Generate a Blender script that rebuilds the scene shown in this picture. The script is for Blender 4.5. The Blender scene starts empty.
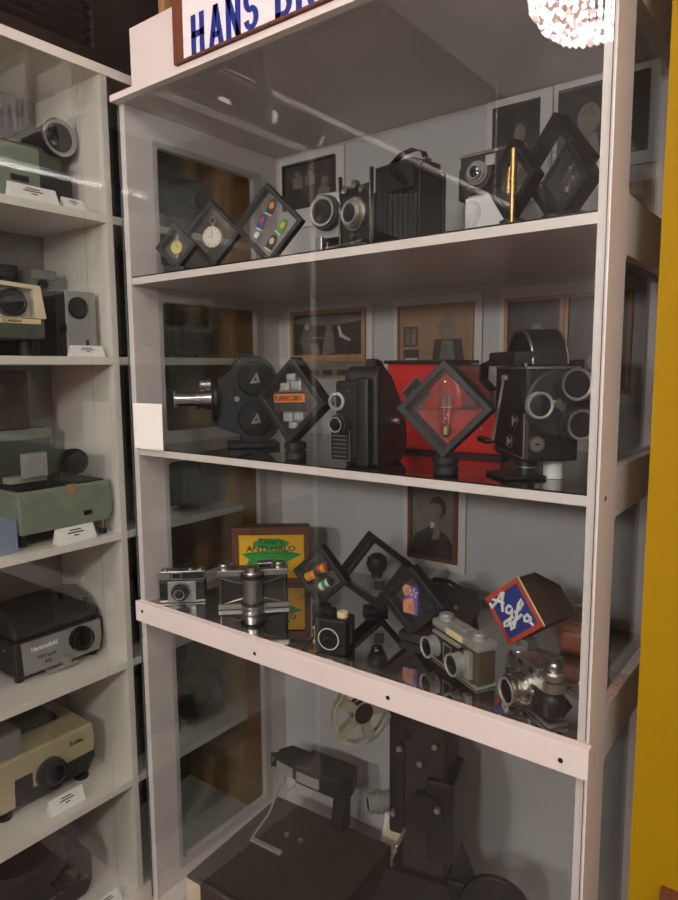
import bpy, bmesh, math, random
from mathutils import Vector, Matrix, Euler
random.seed(7)
SC = bpy.context.scene
COL = SC.collection
R = math.radians

# ------------------------------------------------------------------ materials
def srgb(r, g, b):
    f = lambda c: (c / 255 / 12.92) if c / 255 <= .04045 else ((c / 255 + .055) / 1.055) ** 2.4
    return (f(r), f(g), f(b), 1)

def mat(name, col, rough=.5, metal=0, var=.08, scale=40, bump=0, coat=0, spec=.5):
    m = bpy.data.materials.new(name); m.use_nodes = True
    nt = m.node_tree; b = nt.nodes['Principled BSDF']
    c = srgb(*col)
    tc = nt.nodes.new('ShaderNodeTexCoord'); nz = nt.nodes.new('ShaderNodeTexNoise')
    nz.inputs['Scale'].default_value = scale; nz.inputs['Detail'].default_value = 5
    nt.links.new(tc.outputs['Object'], nz.inputs['Vector'])
    rp = nt.nodes.new('ShaderNodeValToRGB')
    rp.color_ramp.elements[0].position = .3; rp.color_ramp.elements[1].position = .7
    rp.color_ramp.elements[0].color = tuple(x * (1 - var) for x in c[:3]) + (1,)
    rp.color_ramp.elements[1].color = tuple(min(1, x * (1 + var)) for x in c[:3]) + (1,)
    nt.links.new(nz.outputs['Fac'], rp.inputs['Fac']); nt.links.new(rp.outputs['Color'], b.inputs['Base Color'])
    b.inputs['Roughness'].default_value = rough; b.inputs['Metallic'].default_value = metal
    b.inputs['Coat Weight'].default_value = coat; b.inputs['Specular IOR Level'].default_value = spec
    if bump:
        bp = nt.nodes.new('ShaderNodeBump'); bp.inputs['Strength'].default_value = bump; bp.inputs['Distance'].default_value = .002
        n2 = nt.nodes.new('ShaderNodeTexNoise'); n2.inputs['Scale'].default_value = scale * 8
        nt.links.new(tc.outputs['Object'], n2.inputs['Vector'])
        nt.links.new(n2.outputs['Fac'], bp.inputs['Height']); nt.links.new(bp.outputs['Normal'], b.inputs['Normal'])
    return m

def wood(name, c1, c2, rough=.5, scale=6, stretch=(1, 1, .06)):
    m = mat(name, c1, rough)
    nt = m.node_tree; rp = next(n for n in nt.nodes if n.type == 'VALTORGB'); nz = next(n for n in nt.nodes if n.type == 'TEX_NOISE')
    rp.color_ramp.elements[0].color = srgb(*c1); rp.color_ramp.elements[1].color = srgb(*c2)
    mp = nt.nodes.new('ShaderNodeMapping'); mp.inputs['Scale'].default_value = stretch
    tc = next(n for n in nt.nodes if n.type == 'TEX_COORD')
    nt.links.new(tc.outputs['Object'], mp.inputs['Vector']); nt.links.new(mp.outputs['Vector'], nz.inputs['Vector'])
    nz.inputs['Scale'].default_value = scale * 12
    return m

def emis(name, col, strength):
    m = bpy.data.materials.new(name); m.use_nodes = True; nt = m.node_tree; nt.nodes.clear()
    e = nt.nodes.new('ShaderNodeEmission'); o = nt.nodes.new('ShaderNodeOutputMaterial')
    e.inputs['Color'].default_value = col; e.inputs['Strength'].default_value = strength
    nt.links.new(e.outputs[0], o.inputs[0]); return m

def pane_mat(name, tint, f0=.042, rough=0.0, haze=0.0):
    """thin glass sheet: straight transmission and a Schlick mirror, the same from both sides"""
    m = bpy.data.materials.new(name); m.use_nodes = True; nt = m.node_tree; nt.nodes.clear(); N = nt.nodes.new; L = nt.links.new
    lw = N('ShaderNodeLayerWeight'); lw.inputs['Blend'].default_value = .5
    p = N('ShaderNodeMath'); p.operation = 'POWER'; p.inputs[1].default_value = 5; L(lw.outputs['Facing'], p.inputs[0])
    a = N('ShaderNodeMath'); a.operation = 'MULTIPLY_ADD'; a.inputs[1].default_value = 1 - f0; a.inputs[2].default_value = f0
    L(p.outputs[0], a.inputs[0])
    t = N('ShaderNodeBsdfTransparent'); t.inputs['Color'].default_value = tint
    g = N('ShaderNodeBsdfGlossy'); g.inputs['Roughness'].default_value = rough
    mx = N('ShaderNodeMixShader'); L(a.outputs[0], mx.inputs[0]); L(t.outputs[0], mx.inputs[1]); L(g.outputs[0], mx.inputs[2])
    o = N('ShaderNodeOutputMaterial')
    if haze:
        d = N('ShaderNodeBsdfDiffuse'); d.inputs['Color'].default_value = (.75, .72, .7, 1)
        tc = N('ShaderNodeTexCoord'); nz = N('ShaderNodeTexNoise'); nz.inputs['Scale'].default_value = 6; nz.inputs['Detail'].default_value = 8
        L(tc.outputs['Object'], nz.inputs['Vector'])
        q = N('ShaderNodeMath'); q.operation = 'MULTIPLY'; q.inputs[1].default_value = haze; L(nz.outputs['Fac'], q.inputs[0])
        m2 = N('ShaderNodeMixShader'); L(q.outputs[0], m2.inputs[0]); L(mx.outputs[0], m2.inputs[1]); L(d.outputs[0], m2.inputs[2])
        L(m2.outputs[0], o.inputs[0])
    else:
        L(mx.outputs[0], o.inputs[0])
    return m

M = dict(
    white=mat('white_melamine', (216, 203, 198), .38, var=.02, scale=8),
    back_grey=mat('pale_grey_board', (186, 182, 180), .6, var=.03, scale=6),
    bay_back=mat('dull_grey_board', (136, 130, 122), .7, var=.05, scale=6),
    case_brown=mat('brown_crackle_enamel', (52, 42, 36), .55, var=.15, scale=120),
    white_in=mat('white_board', (218, 214, 212), .55, var=.03, scale=6),
    cream_white=mat('aged_white_board', (224, 216, 206), .45, var=.03, scale=8),
    chip=mat('raw_chipboard', (206, 178, 158), .9, var=.25, scale=120),
    black=mat('black_paint', (15, 14, 14), .4, var=.15),
    leather=mat('black_leather', (16, 15, 15), .42, var=.25, scale=90, bump=.4),
    bellows=mat('bellows_cloth', (20, 19, 19), .75, var=.2),
    plastic=mat('black_plastic', (18, 17, 17), .48, var=.1),
    framep=mat('frame_plastic', (26, 25, 26), .5, var=.12),
    darkgrey=mat('dark_grey_enamel', (36, 34, 33), .55, var=.12),
    midgrey=mat('grey_enamel', (120, 118, 114), .5, var=.06),
    silver=mat('satin_silver', (188, 184, 178), .32, 1, var=.06),
    chrome=mat('chrome', (205, 202, 198), .12, 1, var=.03),
    dullsilver=mat('silver_paint', (158, 156, 150), .45, .3, var=.05),
    brass=mat('brass', (196, 156, 98), .34, 1, var=.1),
    red=mat('red_enamel', (196, 30, 24), .3, var=.08, coat=.3),
    redprint=mat('red_print', (188, 66, 42), .5),
    blue=mat('blue_print', (30, 52, 128), .5),
    green=mat('green_print', (52, 150, 66), .5, var=.15),
    dkgreen=mat('dark_green_print', (22, 84, 44), .5),
    yellow=mat('yellow_print', (240, 178, 20), .5, var=.04),
    orange=mat('orange_print', (238, 128, 46), .5),
    purple=mat('violet_print', (120, 92, 170), .4, var=.3, scale=60),
    pink=mat('pink_print', (226, 150, 120), .4, var=.3, scale=60),
    white_p=mat('white_print', (236, 232, 226), .5, var=.02),
    pgreen=mat('sage_enamel', (122, 130, 112), .45, var=.05),
    dkpgreen=mat('deep_sage_enamel', (74, 80, 66), .5, var=.06),
    beige=mat('beige_plastic', (176, 162, 126), .5, var=.04),
    cream=mat('cream_plastic', (226, 206, 176), .5, var=.04),
    bluegrey=mat('blue_grey_plastic', (128, 140, 160), .5),
    brownleather=mat('tan_leather', (134, 74, 44), .5, var=.2, bump=.3),
    brown=mat('dark_brown_card', (70, 54, 40), .7),
    dkbrown=wood('dark_wood', (30, 20, 17), (52, 36, 30), .5),
    frame_brown=wood('brown_wood', (82, 44, 30), (118, 66, 44), .5),
    oak=wood('tan_wood', (150, 108, 72), (182, 138, 96), .5),
    mustard=mat('mustard_board', (168, 116, 44), .7, var=.1),
    wall_y=mat('yellow_wall_paint', (150, 116, 0), .7, var=.03, scale=5, spec=.15),
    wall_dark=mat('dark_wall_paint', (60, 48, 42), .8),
    wall_far=mat('dim_wall_paint', (112, 104, 100), .8, var=.04, scale=3),
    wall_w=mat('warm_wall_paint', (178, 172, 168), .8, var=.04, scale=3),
    ceil=mat('ceiling_paint', (172, 167, 164), .9, var=.03, scale=3),
    floor=wood('floor_boards', (92, 74, 64), (122, 102, 90), .4, 1, (1, .1, 1)),
    ink=mat('dark_ink', (40, 38, 38), .6),
    bluefab=mat('patterned_blue_lettering', (28, 44, 132), .5, var=.55, scale=260),
    signw=mat('sign_white', (232, 224, 224), .5, var=.03),
    matboard=mat('white_mount_board', (206, 200, 196), .7, var=.02),
    ph1=mat('faded_photo_dark', (56, 50, 46), .35, var=.5, scale=22),
    ph2=mat('faded_photo_mid', (112, 104, 94), .35, var=.3, scale=30),
    ph3=mat('faded_photo_light', (182, 172, 158), .35, var=.15, scale=30),
    ph4=mat('faded_photo_tan', (146, 112, 84), .4, var=.12, scale=20),
    ph5=mat('faded_photo_grey', (104, 98, 92), .4, var=.35, scale=12),
    film=mat('reel_plastic', (186, 180, 160), .35, var=.1),
    skin=mat('painted_face', (214, 160, 130), .5),
    tan=mat('aged_ivory', (232, 208, 160), .45),
    dial=mat('watch_dial', (240, 226, 208), .35, var=.02),
    gold_dial=mat('gilt_dial', (214, 196, 110), .35, .3),
)
M['mirror'] = mat('mirror_glass', (176, 174, 172), .015, 1, var=.01)
M['dmirror'] = mat('dark_mirror_glass', (120, 116, 114), .02, 1, var=.01)
M['pane'] = pane_mat('front_glass', (.95, .97, .965, 1), .048, .005, haze=.003)
M['pane2'] = pane_mat('side_glass', (.95, .965, .96, 1), .05, .005)
M['bulb'] = pane_mat('bulb_glass', (.93, .95, .95, 1), .06)
M['membrane'] = pane_mat('clear_film', (.97, .97, .97, 1), .045, .05, haze=.02)
M['lens'] = mat('lens_glass', (14, 13, 20), .04, 0, var=.1, coat=1)
M['glassedge'] = mat('green_glass_edge', (70, 84, 78), .2)
M['flash'] = mat('flash_bulb_glass', (226, 226, 226), .12, .6, var=.2, scale=150)

# ------------------------------------------------------------------ mesh builder
class MB:
    def __init__(s, *mats):
        s.bm = bmesh.new(); s.mats = [M[m] if isinstance(m, str) else m for m in mats]; s.mi = 0
        s.X = Matrix.Identity(4)
    def use(s, i): s.mi = i; return s
    def _fin(s, geom_verts):
        vs = [v for v in geom_verts if v.is_valid]
        bmesh.ops.transform(s.bm, matrix=s.X, verts=vs)
        fs = set(f for v in vs for f in v.link_faces)
        for f in fs: f.material_index = s.mi
        return s
    def box(s, lo, hi, bev=0, rot=None, seg=2):
        lo, hi = Vector(lo), Vector(hi)
        r = bmesh.ops.create_cube(s.bm, size=1); vs = r['verts']
        bmesh.ops.scale(s.bm, vec=hi - lo, verts=vs)
        if bev:
            es = list(set(e for v in vs for e in v.link_edges))
            r = bmesh.ops.bevel(s.bm, geom=es, offset=bev, segments=seg, affect='EDGES', profile=.5)
            vs = list(set(v for f in r['faces'] for v in f.verts) | set(v for v in vs if v.is_valid))
            todo = list(vs); seen = set(vs)
            while todo:
                v = todo.pop()
                for e in v.link_edges:
                    o = e.other_vert(v)
                    if o not in seen: seen.add(o); todo.append(o)
            vs = list(seen)
        c = (lo + hi) / 2
        mt = Matrix.Translation(c) @ (rot.to_4x4() if rot is not None else Matrix.Identity(4))
        bmesh.ops.transform(s.bm, matrix=mt, verts=vs)
        return s._fin(vs)
    def cyl(s, p0, p1, r0, r1=None, n=28, caps=True):
        p0, p1 = Vector(p0), Vector(p1); d = p1 - p0
        q = d.to_track_quat('Z', 'Y').to_matrix().to_4x4()
        r = bmesh.ops.create_cone(s.bm, cap_ends=caps, segments=n, radius1=r0, radius2=r0 if r1 is None else r1, depth=d.length,
                                  matrix=Matrix.Translation((p0 + p1) / 2) @ q)
        return s._fin(r['verts'])
    def lathe(s, prof, p0=(0, 0, 0), axis=(0, 0, 1), n=28):
        """prof: (radius, height along axis)"""
        q = Vector(axis).to_track_quat('Z', 'Y').to_matrix().to_4x4(); T = Matrix.Translation(p0) @ q
        rings = []; allv = []
        for r, h in prof:
            if r < 1e-6:
                v = s.bm.verts.new(T @ Vector((0, 0, h))); rings.append([v]); allv.append(v)
            else:
                rg = [s.bm.verts.new(T @ Vector((r * math.cos(2 * math.pi * i / n), r * math.sin(2 * math.pi * i / n), h))) for i in range(n)]
                rings.append(rg); allv += rg
        for a, b in zip(rings, rings[1:]):
            for i in range(n):
                j = (i + 1) % n
                if len(a) == 1 and len(b) == 1: continue
                if len(a) == 1: s.bm.faces.new((a[0], b[j], b[i]))
                elif len(b) == 1: s.bm.faces.new((a[i], a[j], b[0]))
                else: s.bm.faces.new((a[i], a[j], b[j], b[i]))
        return s._fin(allv)
    def prism(s, poly, o, u, v, w):
        """poly of (a,b) in axes u,v from o, extruded by vector w"""
        o, u, v, w = map(Vector, (o, u, v, w))
        a = [s.bm.verts.new(o + u * x + v * y) for x, y in poly]
        b = [s.bm.verts.new(o + u * x + v * y + w) for x, y in poly]
        n = len(poly)
        s.bm.faces.new(a); s.bm.faces.new(b[::-1])
        for i in range(n): s.bm.faces.new((a[i], b[i], b[(i + 1) % n], a[(i + 1) % n]))
        return s._fin(a + b)
    def ringp(s, outer, inner, o, u, v, w):
        o, u, v, w = map(Vector, (o, u, v, w)); n = len(outer); L = []
        for poly, off in ((outer, 0), (inner, 0), (outer, 1), (inner, 1)):
            L.append([s.bm.verts.new(o + u * x + v * y + w * off) for x, y in poly])
        for i in range(n):
            j = (i + 1) % n
            s.bm.faces.new((L[0][i], L[0][j], L[1][j], L[1][i])); s.bm.faces.new((L[2][i], L[3][i], L[3][j], L[2][j]))
            s.bm.faces.new((L[0][i], L[2][i], L[2][j], L[0][j])); s.bm.faces.new((L[1][i], L[1][j], L[3][j], L[3][i]))
        return s._fin(sum(L, []))
    def tube(s, pts, r, n=8, closed=False):
        pts = [Vector(p) for p in pts]; k = len(pts); rings = []
        up = None
        for i, p in enumerate(pts):
            a = pts[(i - 1) % k] if (closed or i) else p; b = pts[(i + 1) % k] if (closed or i < k - 1) else p
            t = (b - a).normalized()
            if up is None: up = t.orthogonal().normalized()
            up = (up - t * up.dot(t)).normalized(); sd = t.cross(up)
            rr = r[i] if isinstance(r, (list, tuple)) else r
            rings.append([s.bm.verts.new(p + (up * math.cos(2 * math.pi * j / n) + sd * math.sin(2 * math.pi * j / n)) * rr) for j in range(n)])
        for i in range(k if closed else k - 1):
            a, b = rings[i], rings[(i + 1) % k]
            for j in range(n): s.bm.faces.new((a[j], a[(j + 1) % n], b[(j + 1) % n], b[j]))
        if not closed:
            s.bm.faces.new(rings[0][::-1]); s.bm.faces.new(rings[-1])
        return s._fin(sum(rings, []))
    def strap(s, pts, width, th, wdir):
        """flat band through pts, width along wdir"""
        pts = [Vector(p) for p in pts]; wd = Vector(wdir).normalized() * width / 2; rings = []
        for i, p in enumerate(pts):
            a = pts[max(i - 1, 0)]; b = pts[min(i + 1, len(pts) - 1)]
            nrm = (b - a).cross(wd).normalized() * th / 2
            rings.append([s.bm.verts.new(p + x) for x in (wd + nrm, -wd + nrm, -wd - nrm, wd - nrm)])
        for a, b in zip(rings, rings[1:]):
            for j in range(4): s.bm.faces.new((a[j], a[(j + 1) % 4], b[(j + 1) % 4], b[j]))
        s.bm.faces.new(rings[0][::-1]); s.bm.faces.new(rings[-1])
        return s._fin(sum(rings, []))
    def ell(s, c, rad, n=20):
        r = bmesh.ops.create_uvsphere(s.bm, u_segments=n, v_segments=max(8, n // 2), radius=1)
        bmesh.ops.scale(s.bm, vec=rad, verts=r['verts']); bmesh.ops.translate(s.bm, vec=c, verts=r['verts'])
        return s._fin(r['verts'])
    def disc(s, c, u, v, ru, rv, n=24):
        c, u, v = map(Vector, (c, u, v))
        vs = [s.bm.verts.new(c + u * ru * math.cos(2 * math.pi * i / n) + v * rv * math.sin(2 * math.pi * i / n)) for i in range(n)]
        s.bm.faces.new(vs); return s._fin(vs)
    def flat(s, pts):
        vs = [s.bm.verts.new(Vector(p)) for p in pts]; s.bm.faces.new(vs); return s._fin(vs)
    def text(s, txt, size, o, u, v, ext=.0006, sx=1, bold=0, align='LEFT', shear=0):
        cu = bpy.data.curves.new('t', 'FONT'); cu.body = txt; cu.size = size; cu.extrude = ext; cu.offset = bold; cu.align_x = align; cu.shear = shear
        cu.resolution_u = 3
        to = bpy.data.objects.new('t', cu); COL.objects.link(to)
        dg = bpy.context.evaluated_depsgraph_get(); me = bpy.data.meshes.new_from_object(to.evaluated_get(dg))
        u, v, o = Vector(u).normalized(), Vector(v).normalized(), Vector(o); w = u.cross(v)
        if bold:
            hi = max(q.co.y for q in me.vertices); lo = min(q.co.y for q in me.vertices)
            if hi > size * .82 or lo < -size * .32:
                bpy.data.meshes.remove(me); cu.offset = 0; dg.update(); me = bpy.data.meshes.new_from_object(to.evaluated_get(bpy.context.evaluated_depsgraph_get()))
        n0 = len(s.bm.verts); s.bm.from_mesh(me); s.bm.verts.ensure_lookup_table()
        vs = [s.bm.verts[i] for i in range(n0, len(s.bm.verts))]
        for q in vs:
            c = q.co; q.co = o + u * c.x * sx + v * c.y + w * c.z
        bpy.data.objects.remove(to); bpy.data.curves.remove(cu); bpy.data.meshes.remove(me)
        return s._fin(vs)
    def done(s, name, parent=None, label=None, smooth=True, bevel=0):
        bmesh.ops.recalc_face_normals(s.bm, faces=[f for f in s.bm.faces])
        me = bpy.data.meshes.new(name); s.bm.to_mesh(me); s.bm.free()
        for m in s.mats: me.materials.append(m)
        if smooth:
            me.polygons.foreach_set('use_smooth', [True] * len(me.polygons)); me.set_sharp_from_angle(angle=R(32))
        o = bpy.data.objects.new(name, me); COL.objects.link(o)
        if smooth:
            wn = o.modifiers.new('wn', 'WEIGHTED_NORMAL'); wn.keep_sharp = True
        if parent: o.parent = parent
        if label: o['label'] = label
        return o

LIFT = .0005      # everything stands a hair above its shelf
def T(name, label, cat, loc=(0, 0, 0), rz=0, group=None, rot=None):
    o = bpy.data.objects.new(name, None); COL.objects.link(o); o.empty_display_size = .02
    o.location = (loc[0], loc[1], loc[2] + LIFT); o.rotation_euler = rot if rot else (0, 0, R(rz))
    o['label'] = label; o['category'] = cat
    if group: o['group'] = group
    return o
def tag(o, label, cat, group=None):
    o['label'] = label; o['category'] = cat
    if group: o['group'] = group
    return o
def struct(o): o['kind'] = 'structure'; return o
def place(o, loc, rz=0, rot=None):
    o.location = loc; o.rotation_euler = rot if rot else (0, 0, R(rz)); return o

# ------------------------------------------------------------------ levels and planes of the place (metres; x right along the
# cabinet front, y into the cabinet, z up; the cabinet's right front edge is x=0,y=0)
W = 1.117
Z1, Z2, Z3, Z4 = .2485, -.161, -.557, -1.38
FLOOR, CEIL = -1.5, 1.78
BACK = .52
LX = -1.16                    # front plane of the left cabinet
LZ = dict(A=.397, B=.06, C=-.38, D=-.723, E=-1.05, F=-1.37)

# ------------------------------------------------------------------ room
struct(MB('floor').box((-1.9, -3.5, FLOOR - .05), (2.6, 1.0, FLOOR)).done('floor'))
struct(MB('ceil').box((-1.9, -3.5, CEIL), (2.6, 1.0, CEIL + .05)).done('ceiling'))
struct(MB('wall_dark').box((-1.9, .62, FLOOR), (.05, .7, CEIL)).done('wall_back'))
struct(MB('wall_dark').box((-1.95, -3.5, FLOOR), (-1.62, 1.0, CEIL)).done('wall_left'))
struct(MB('wall_y').box((.0495, .08, FLOOR), (2.6, .9, CEIL)).done('wall_right'))
struct(MB('wall_far').box((-1.9, -3.6, FLOOR), (2.6, -3.5, CEIL)).done('wall_front'))
struct(MB('wall_w').box((2.6, -3.5, FLOOR), (2.7, 1.0, CEIL)).done('wall_side'))

# ------------------------------------------------------------------ tall display cabinet
cab = T('display_cabinet', 'tall white display cabinet with glass front, mirror topped shelves and cut-out sides', 'cabinet', (0, 0, FLOOR - LIFT))
def cz(z): return z - FLOOR
def cbox(m, lo, hi, bev=.0008): return m.box((lo[0], lo[1], cz(lo[2])), (hi[0], hi[1], cz(hi[2])), bev)
RAILS = [(.566, .64), (.196, .285), (-.21, -.13), (-.62, -.532), (FLOOR, -1.32)]
for sx, nm in ((-W, 'left'), (-.018, 'right')):
    m = MB('white', 'chip')
    x0, x1 = sx, sx + .018
    cbox(m, (x0, 0, FLOOR), (x1, .09, .64)); cbox(m, (x0, .425, FLOOR), (x1, .525, .64))
    for a, b in RAILS: cbox(m, (x0, .0895, a), (x1, .4255, b))
    # chamfered inner corners of the openings
    for (a, b), (c, d) in zip(RAILS, RAILS[1:]):
        lo, hi = d, a
        for yy, sg in ((.09, 1), (.425, -1)):
            for zz, sz in ((lo, 1), (hi, -1)):
                m.prism([(0, 0), (.007 * sg, 0), (0, .007 * sz)], (x0, yy, cz(zz)), (0, 1, 0), (0, 0, 1), (.018, 0, 0))
    if sx > -1:
        m.use(1); cbox(m, (-.0175, .1, -.5325), (-.0005, .24, -.5312), 0)
        m.use(0)
    p = m.done('side_panel', cab)
    h = MB('black')
    fx = x1 if sx > -1 else x0
    sg = 1 if sx > -1 else -1
    h.cyl((fx - .001 * sg, .034, cz(-.171)), (fx + .0006 * sg, .034, cz(-.171)), .004, n=14); h.done('screw_hole', p)
    g = MB('pane2')
    gx = x1 + .001 if sx < -1 else x0 - .004
    cbox(g, (gx, .075, -1.34), (gx + .003, .45, .58), 0); g.done('side_pane', cab)
cbox(MB('back_grey'), (-W + .018, .52, FLOOR), (-.018, .535, .64)).done('back_panel', cab)
m = MB('white'); cbox(m, (-W - .002, -.024, .6405), (.012, .53, .655), .001); m.done('top_panel', cab)
def shelf(z, y0, mi):
    b = MB('white'); cbox(b, (-W + .0182, y0, z - .019), (-.0182, .5195, z - .003), .0006); b = b.done('shelf', cab)
    t = MB(mi, 'black'); cbox(t, (-W + .0185, y0 + .0005, z - .003), (-.0185, .519, z), 0)
    t.done('mirror_sheet', b, 'grey mirror sheet lying on the shelf board')
shelf(Z1, .002, 'dmirror'); shelf(Z2, .002, 'dmirror'); shelf(Z3, .002, 'mirror'); shelf(Z4, .002, 'white')
# front rail
m = MB('white', 'chip'); cbox(m, (-1.106, -.024, -.597), (.007, -.0065, -.547), .001)
m.use(1); cbox(m, (-1.104, -.0088, -.5472), (.005, -.0065, -.5464), 0)
rail = m.done('front_rail', cab)
for x, z in ((-1.08, -.569), (-.692, -.577), (-.353, -.573), (-.035, -.578)):
    h = MB('black'); h.cyl((x, -.0246, cz(z)), (x, -.02, cz(z)), .0042, n=16); h.done('screw_hole', rail)
# header board over the top
m = MB('white'); cbox(m, (-1.04, -.02, .655), (.0, -.002, .778), .001); m.done('header_board', cab)
def fpane(z0, z1):
    m = MB('pane'); cbox(m, (-W + .0005, -.006, z0), (-.0045, -.002, z1), 0); p = m.done('glass_pane', cab)
    for xa, xb in ((-.0045, -.0038), (-W - .0003, -W + .0005)):
        e = MB('glassedge'); cbox(e, (xa, -.006, z0), (xb, -.002, z1), 0); e.done('pane_edge', p)
fpane(-.545, .6395); fpane(FLOOR + .12, -.5985)
m = MB('white'); cbox(m, (-W + .0182, .004, FLOOR), (-.0182, .02, Z4 - .0195)); m.done('plinth', cab)

# blank white card stuck on the glass
m = MB('white_p'); m.box((-.0545, -.0012, -.055), (.0545, 0, .055)); o = m.done('sticker')
place(o, (-1.049, -.0062, -.107)); tag(o, 'square white paper sticker on the lower left of the cabinet glass', 'sticker')

# sign resting on the header
sg = T('framed_sign', 'white sign in a dark wood frame with blue capital letters, on the cabinet header', 'sign', (-.880, -.0202, .6555))
m = MB('frame_brown'); m.ringp([(0, 0), (.9, 0), (.9, .19), (0, .19)], [(.028, .004), (.872, .004), (.872, .165), (.028, .165)], (0, -.0115, 0), (1, 0, 0), (0, 0, 1), (0, .0105, 0)); m.done('frame', sg)
m = MB('signw'); m.box((.027, -.008, .003), (.873, -.001, .166)); m.done('sign_board', sg)
# letters built stroke by stroke, tall and condensed
def stroke(m, x0, z0, x1, z1, t): 
    d = Vector((x1 - x0, 0, z1 - z0)); n = Vector((1, 0, 0)) * t / 2
    a, b = Vector((x0, -.0095, z0)), Vector((x1, -.0095, z1))
    pts = [a - n, a + n, b + n, b - n]
    f = [m.bm.verts.new(p) for p in pts]; k = [m.bm.verts.new(p + Vector((0, .0015, 0))) for p in pts]
    m.bm.faces.new(f); m.bm.faces.new(k[::-1])
    for i in range(4): m.bm.faces.new((f[i], k[i], k[(i + 1) % 4], f[(i + 1) % 4]))
def arcband(m, cx, czz, rx, rz, a0, a1, t, n=14):
    pr = None
    for i in range(n + 1):
        a = R(a0 + (a1 - a0) * i / n)
        o_ = Vector((cx + rx * math.cos(a), -.0095, czz + rz * math.sin(a))); i_ = Vector((cx + (rx - t) * math.cos(a), -.0095, czz + (rz - t * .8) * math.sin(a)))
        c = [m.bm.verts.new(p) for p in (o_, i_, i_ + Vector((0, .0015, 0)), o_ + Vector((0, .0015, 0)))]
        if pr:
            for q in range(4): m.bm.faces.new((pr[q], c[q], c[(q + 1) % 4], pr[(q + 1) % 4]))
        pr = c
zb, H = .0048, .0745
t = .013
def LX_(px): return px + .883
def letH(x, w): stroke(m, x + t / 2, zb, x + t / 2, zb + H, t); stroke(m, x + w - t / 2, zb, x + w - t / 2, zb + H, t); m.box((x, -.0095, zb + H * .42), (x + w, -.008, zb + H * .58))
def letA(x, w): stroke(m, x + t / 2, zb, x + w / 2, zb + H, t); stroke(m, x + w - t / 2, zb, x + w / 2, zb + H, t); m.box((x + w * .26, -.0095, zb + H * .2), (x + w * .74, -.008, zb + H * .34))
def letN(x, w): stroke(m, x + t / 2, zb, x + t / 2, zb + H, t); stroke(m, x + w - t / 2, zb, x + w - t / 2, zb + H, t); stroke(m, x + t / 2, zb + H, x + w - t / 2, zb, t)
def letS(x, w):
    rz = H * .29
    arcband(m, x + w / 2, zb + H - rz, w / 2, rz, 10, 270, t * .95); arcband(m, x + w / 2, zb + rz, w / 2, rz, 90, -170, t * .95)
def letB(x, w):
    stroke(m, x + t / 2, zb, x + t / 2, zb + H, t)
    for q in (0, 1):
        arcband(m, x + w * .5, zb + H * (.25 + .5 * q), w * .5, H * .27, -90, 90, t * .95)
        for zz in (0, 1): m.box((x, -.0095, zb + H * (.5 * q + .4 * zz)), (x + w * .5, -.008, zb + H * (.5 * q + .4 * zz + .12)))
def letR(x, w):
    stroke(m, x + t / 2, zb, x + t / 2, zb + H, t); arcband(m, x + w * .5, zb + H * .72, w * .5, H * .28, -90, 90, t * .95)
    for zz in (.44, .87): m.box((x, -.0095, zb + H * zz), (x + w * .5, -.008, zb + H * (zz + .13)))
    stroke(m, x + w * .55, zb + H * .45, x + w - t * .6, zb, t)
def letO(x, w):
    arcband(m, x + w / 2, zb + H / 2, w / 2, H / 2, 0, 360, t * .95, 28)
for fn, x, w_ in ((letH, .054, .038), (letA, .106, .041), (letN, .155, .039), (letS, .203, .038), (letB, .283, .040), (letR, .333, .044), (letO, .382, .046)):
    m = MB('bluefab'); fn(x, w_); m.done('letter', sg, 'blue patterned capital letter')

# ------------------------------------------------------------------ pictures on the back panel
def picture(label, x0, x1, z0, z1, inner=(), fw=0, fm='oak', y=BACK, group=None):
    """white mount; inner: list of (x0,x1,z0,z1,print material, figures, wood frame width)"""
    y -= .0005
    r = T('framed_photograph', label, 'picture', ((x0 + x1) / 2, y, z0), group=group)
    cx, c0 = (x0 + x1) / 2, z0
    m = MB('matboard'); m.box((x0 - cx, -.008, 0), (x1 - cx, 0, z1 - z0), .001); m.done('mount', r)
    for a, b, c, d, pm, figs, w in inner:
        a, b, c, d = a - cx, b - cx, c - c0, d - c0
        if w:
            f = MB(fm); f.ringp([(a, c), (b, c), (b, d), (a, d)], [(a + w, c + w), (b - w, c + w), (b - w, d - w), (a + w, d - w)], (0, -.017, 0), (1, 0, 0), (0, 0, 1), (0, .0095, 0)); f.done('wood_frame', r)
            a, b, c, d = a + w, b - w, c + w, d - w
        p = MB(pm, 'ph1', 'ph2', 'ph3', 'ph4'); p.box((a, -.0095, c), (b, -.0078, d), 0)
        W_, H_ = b - a, d - c; k = 0
        for fg in figs:
            p.use(fg[0]); k += 1; yy = -.0096 - .00008 * k
            if fg[1] == 'e': p.disc((a + fg[2] * W_, yy, c + fg[3] * H_), (1, 0, 0), (0, 0, 1), fg[4] * W_, fg[5] * H_)
            elif fg[1] == 'p': p.flat([(a + q[0] * W_, yy, c + q[1] * H_) for q in fg[2]])
        p.done('print', r, smooth=False)
    return r
def person(u, v, s, light=3, dark=1, w=.5):
    """small standing figure: u,v feet, s height (fractions)"""
    return [(dark, 'p', [(u - .09 * w * 2, v), (u + .09 * w * 2, v), (u + .1 * w * 2, v + s * .5), (u - .1 * w * 2, v + s * .5)]),
            (light, 'p', [(u - .1 * w * 2, v + s * .45), (u + .1 * w * 2, v + s * .45), (u + .11 * w * 2, v + s * .8), (u - .11 * w * 2, v + s * .8)]),
            (light, 'e', u, v + s * .9, .06 * w * 2, s * .09)]
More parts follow.
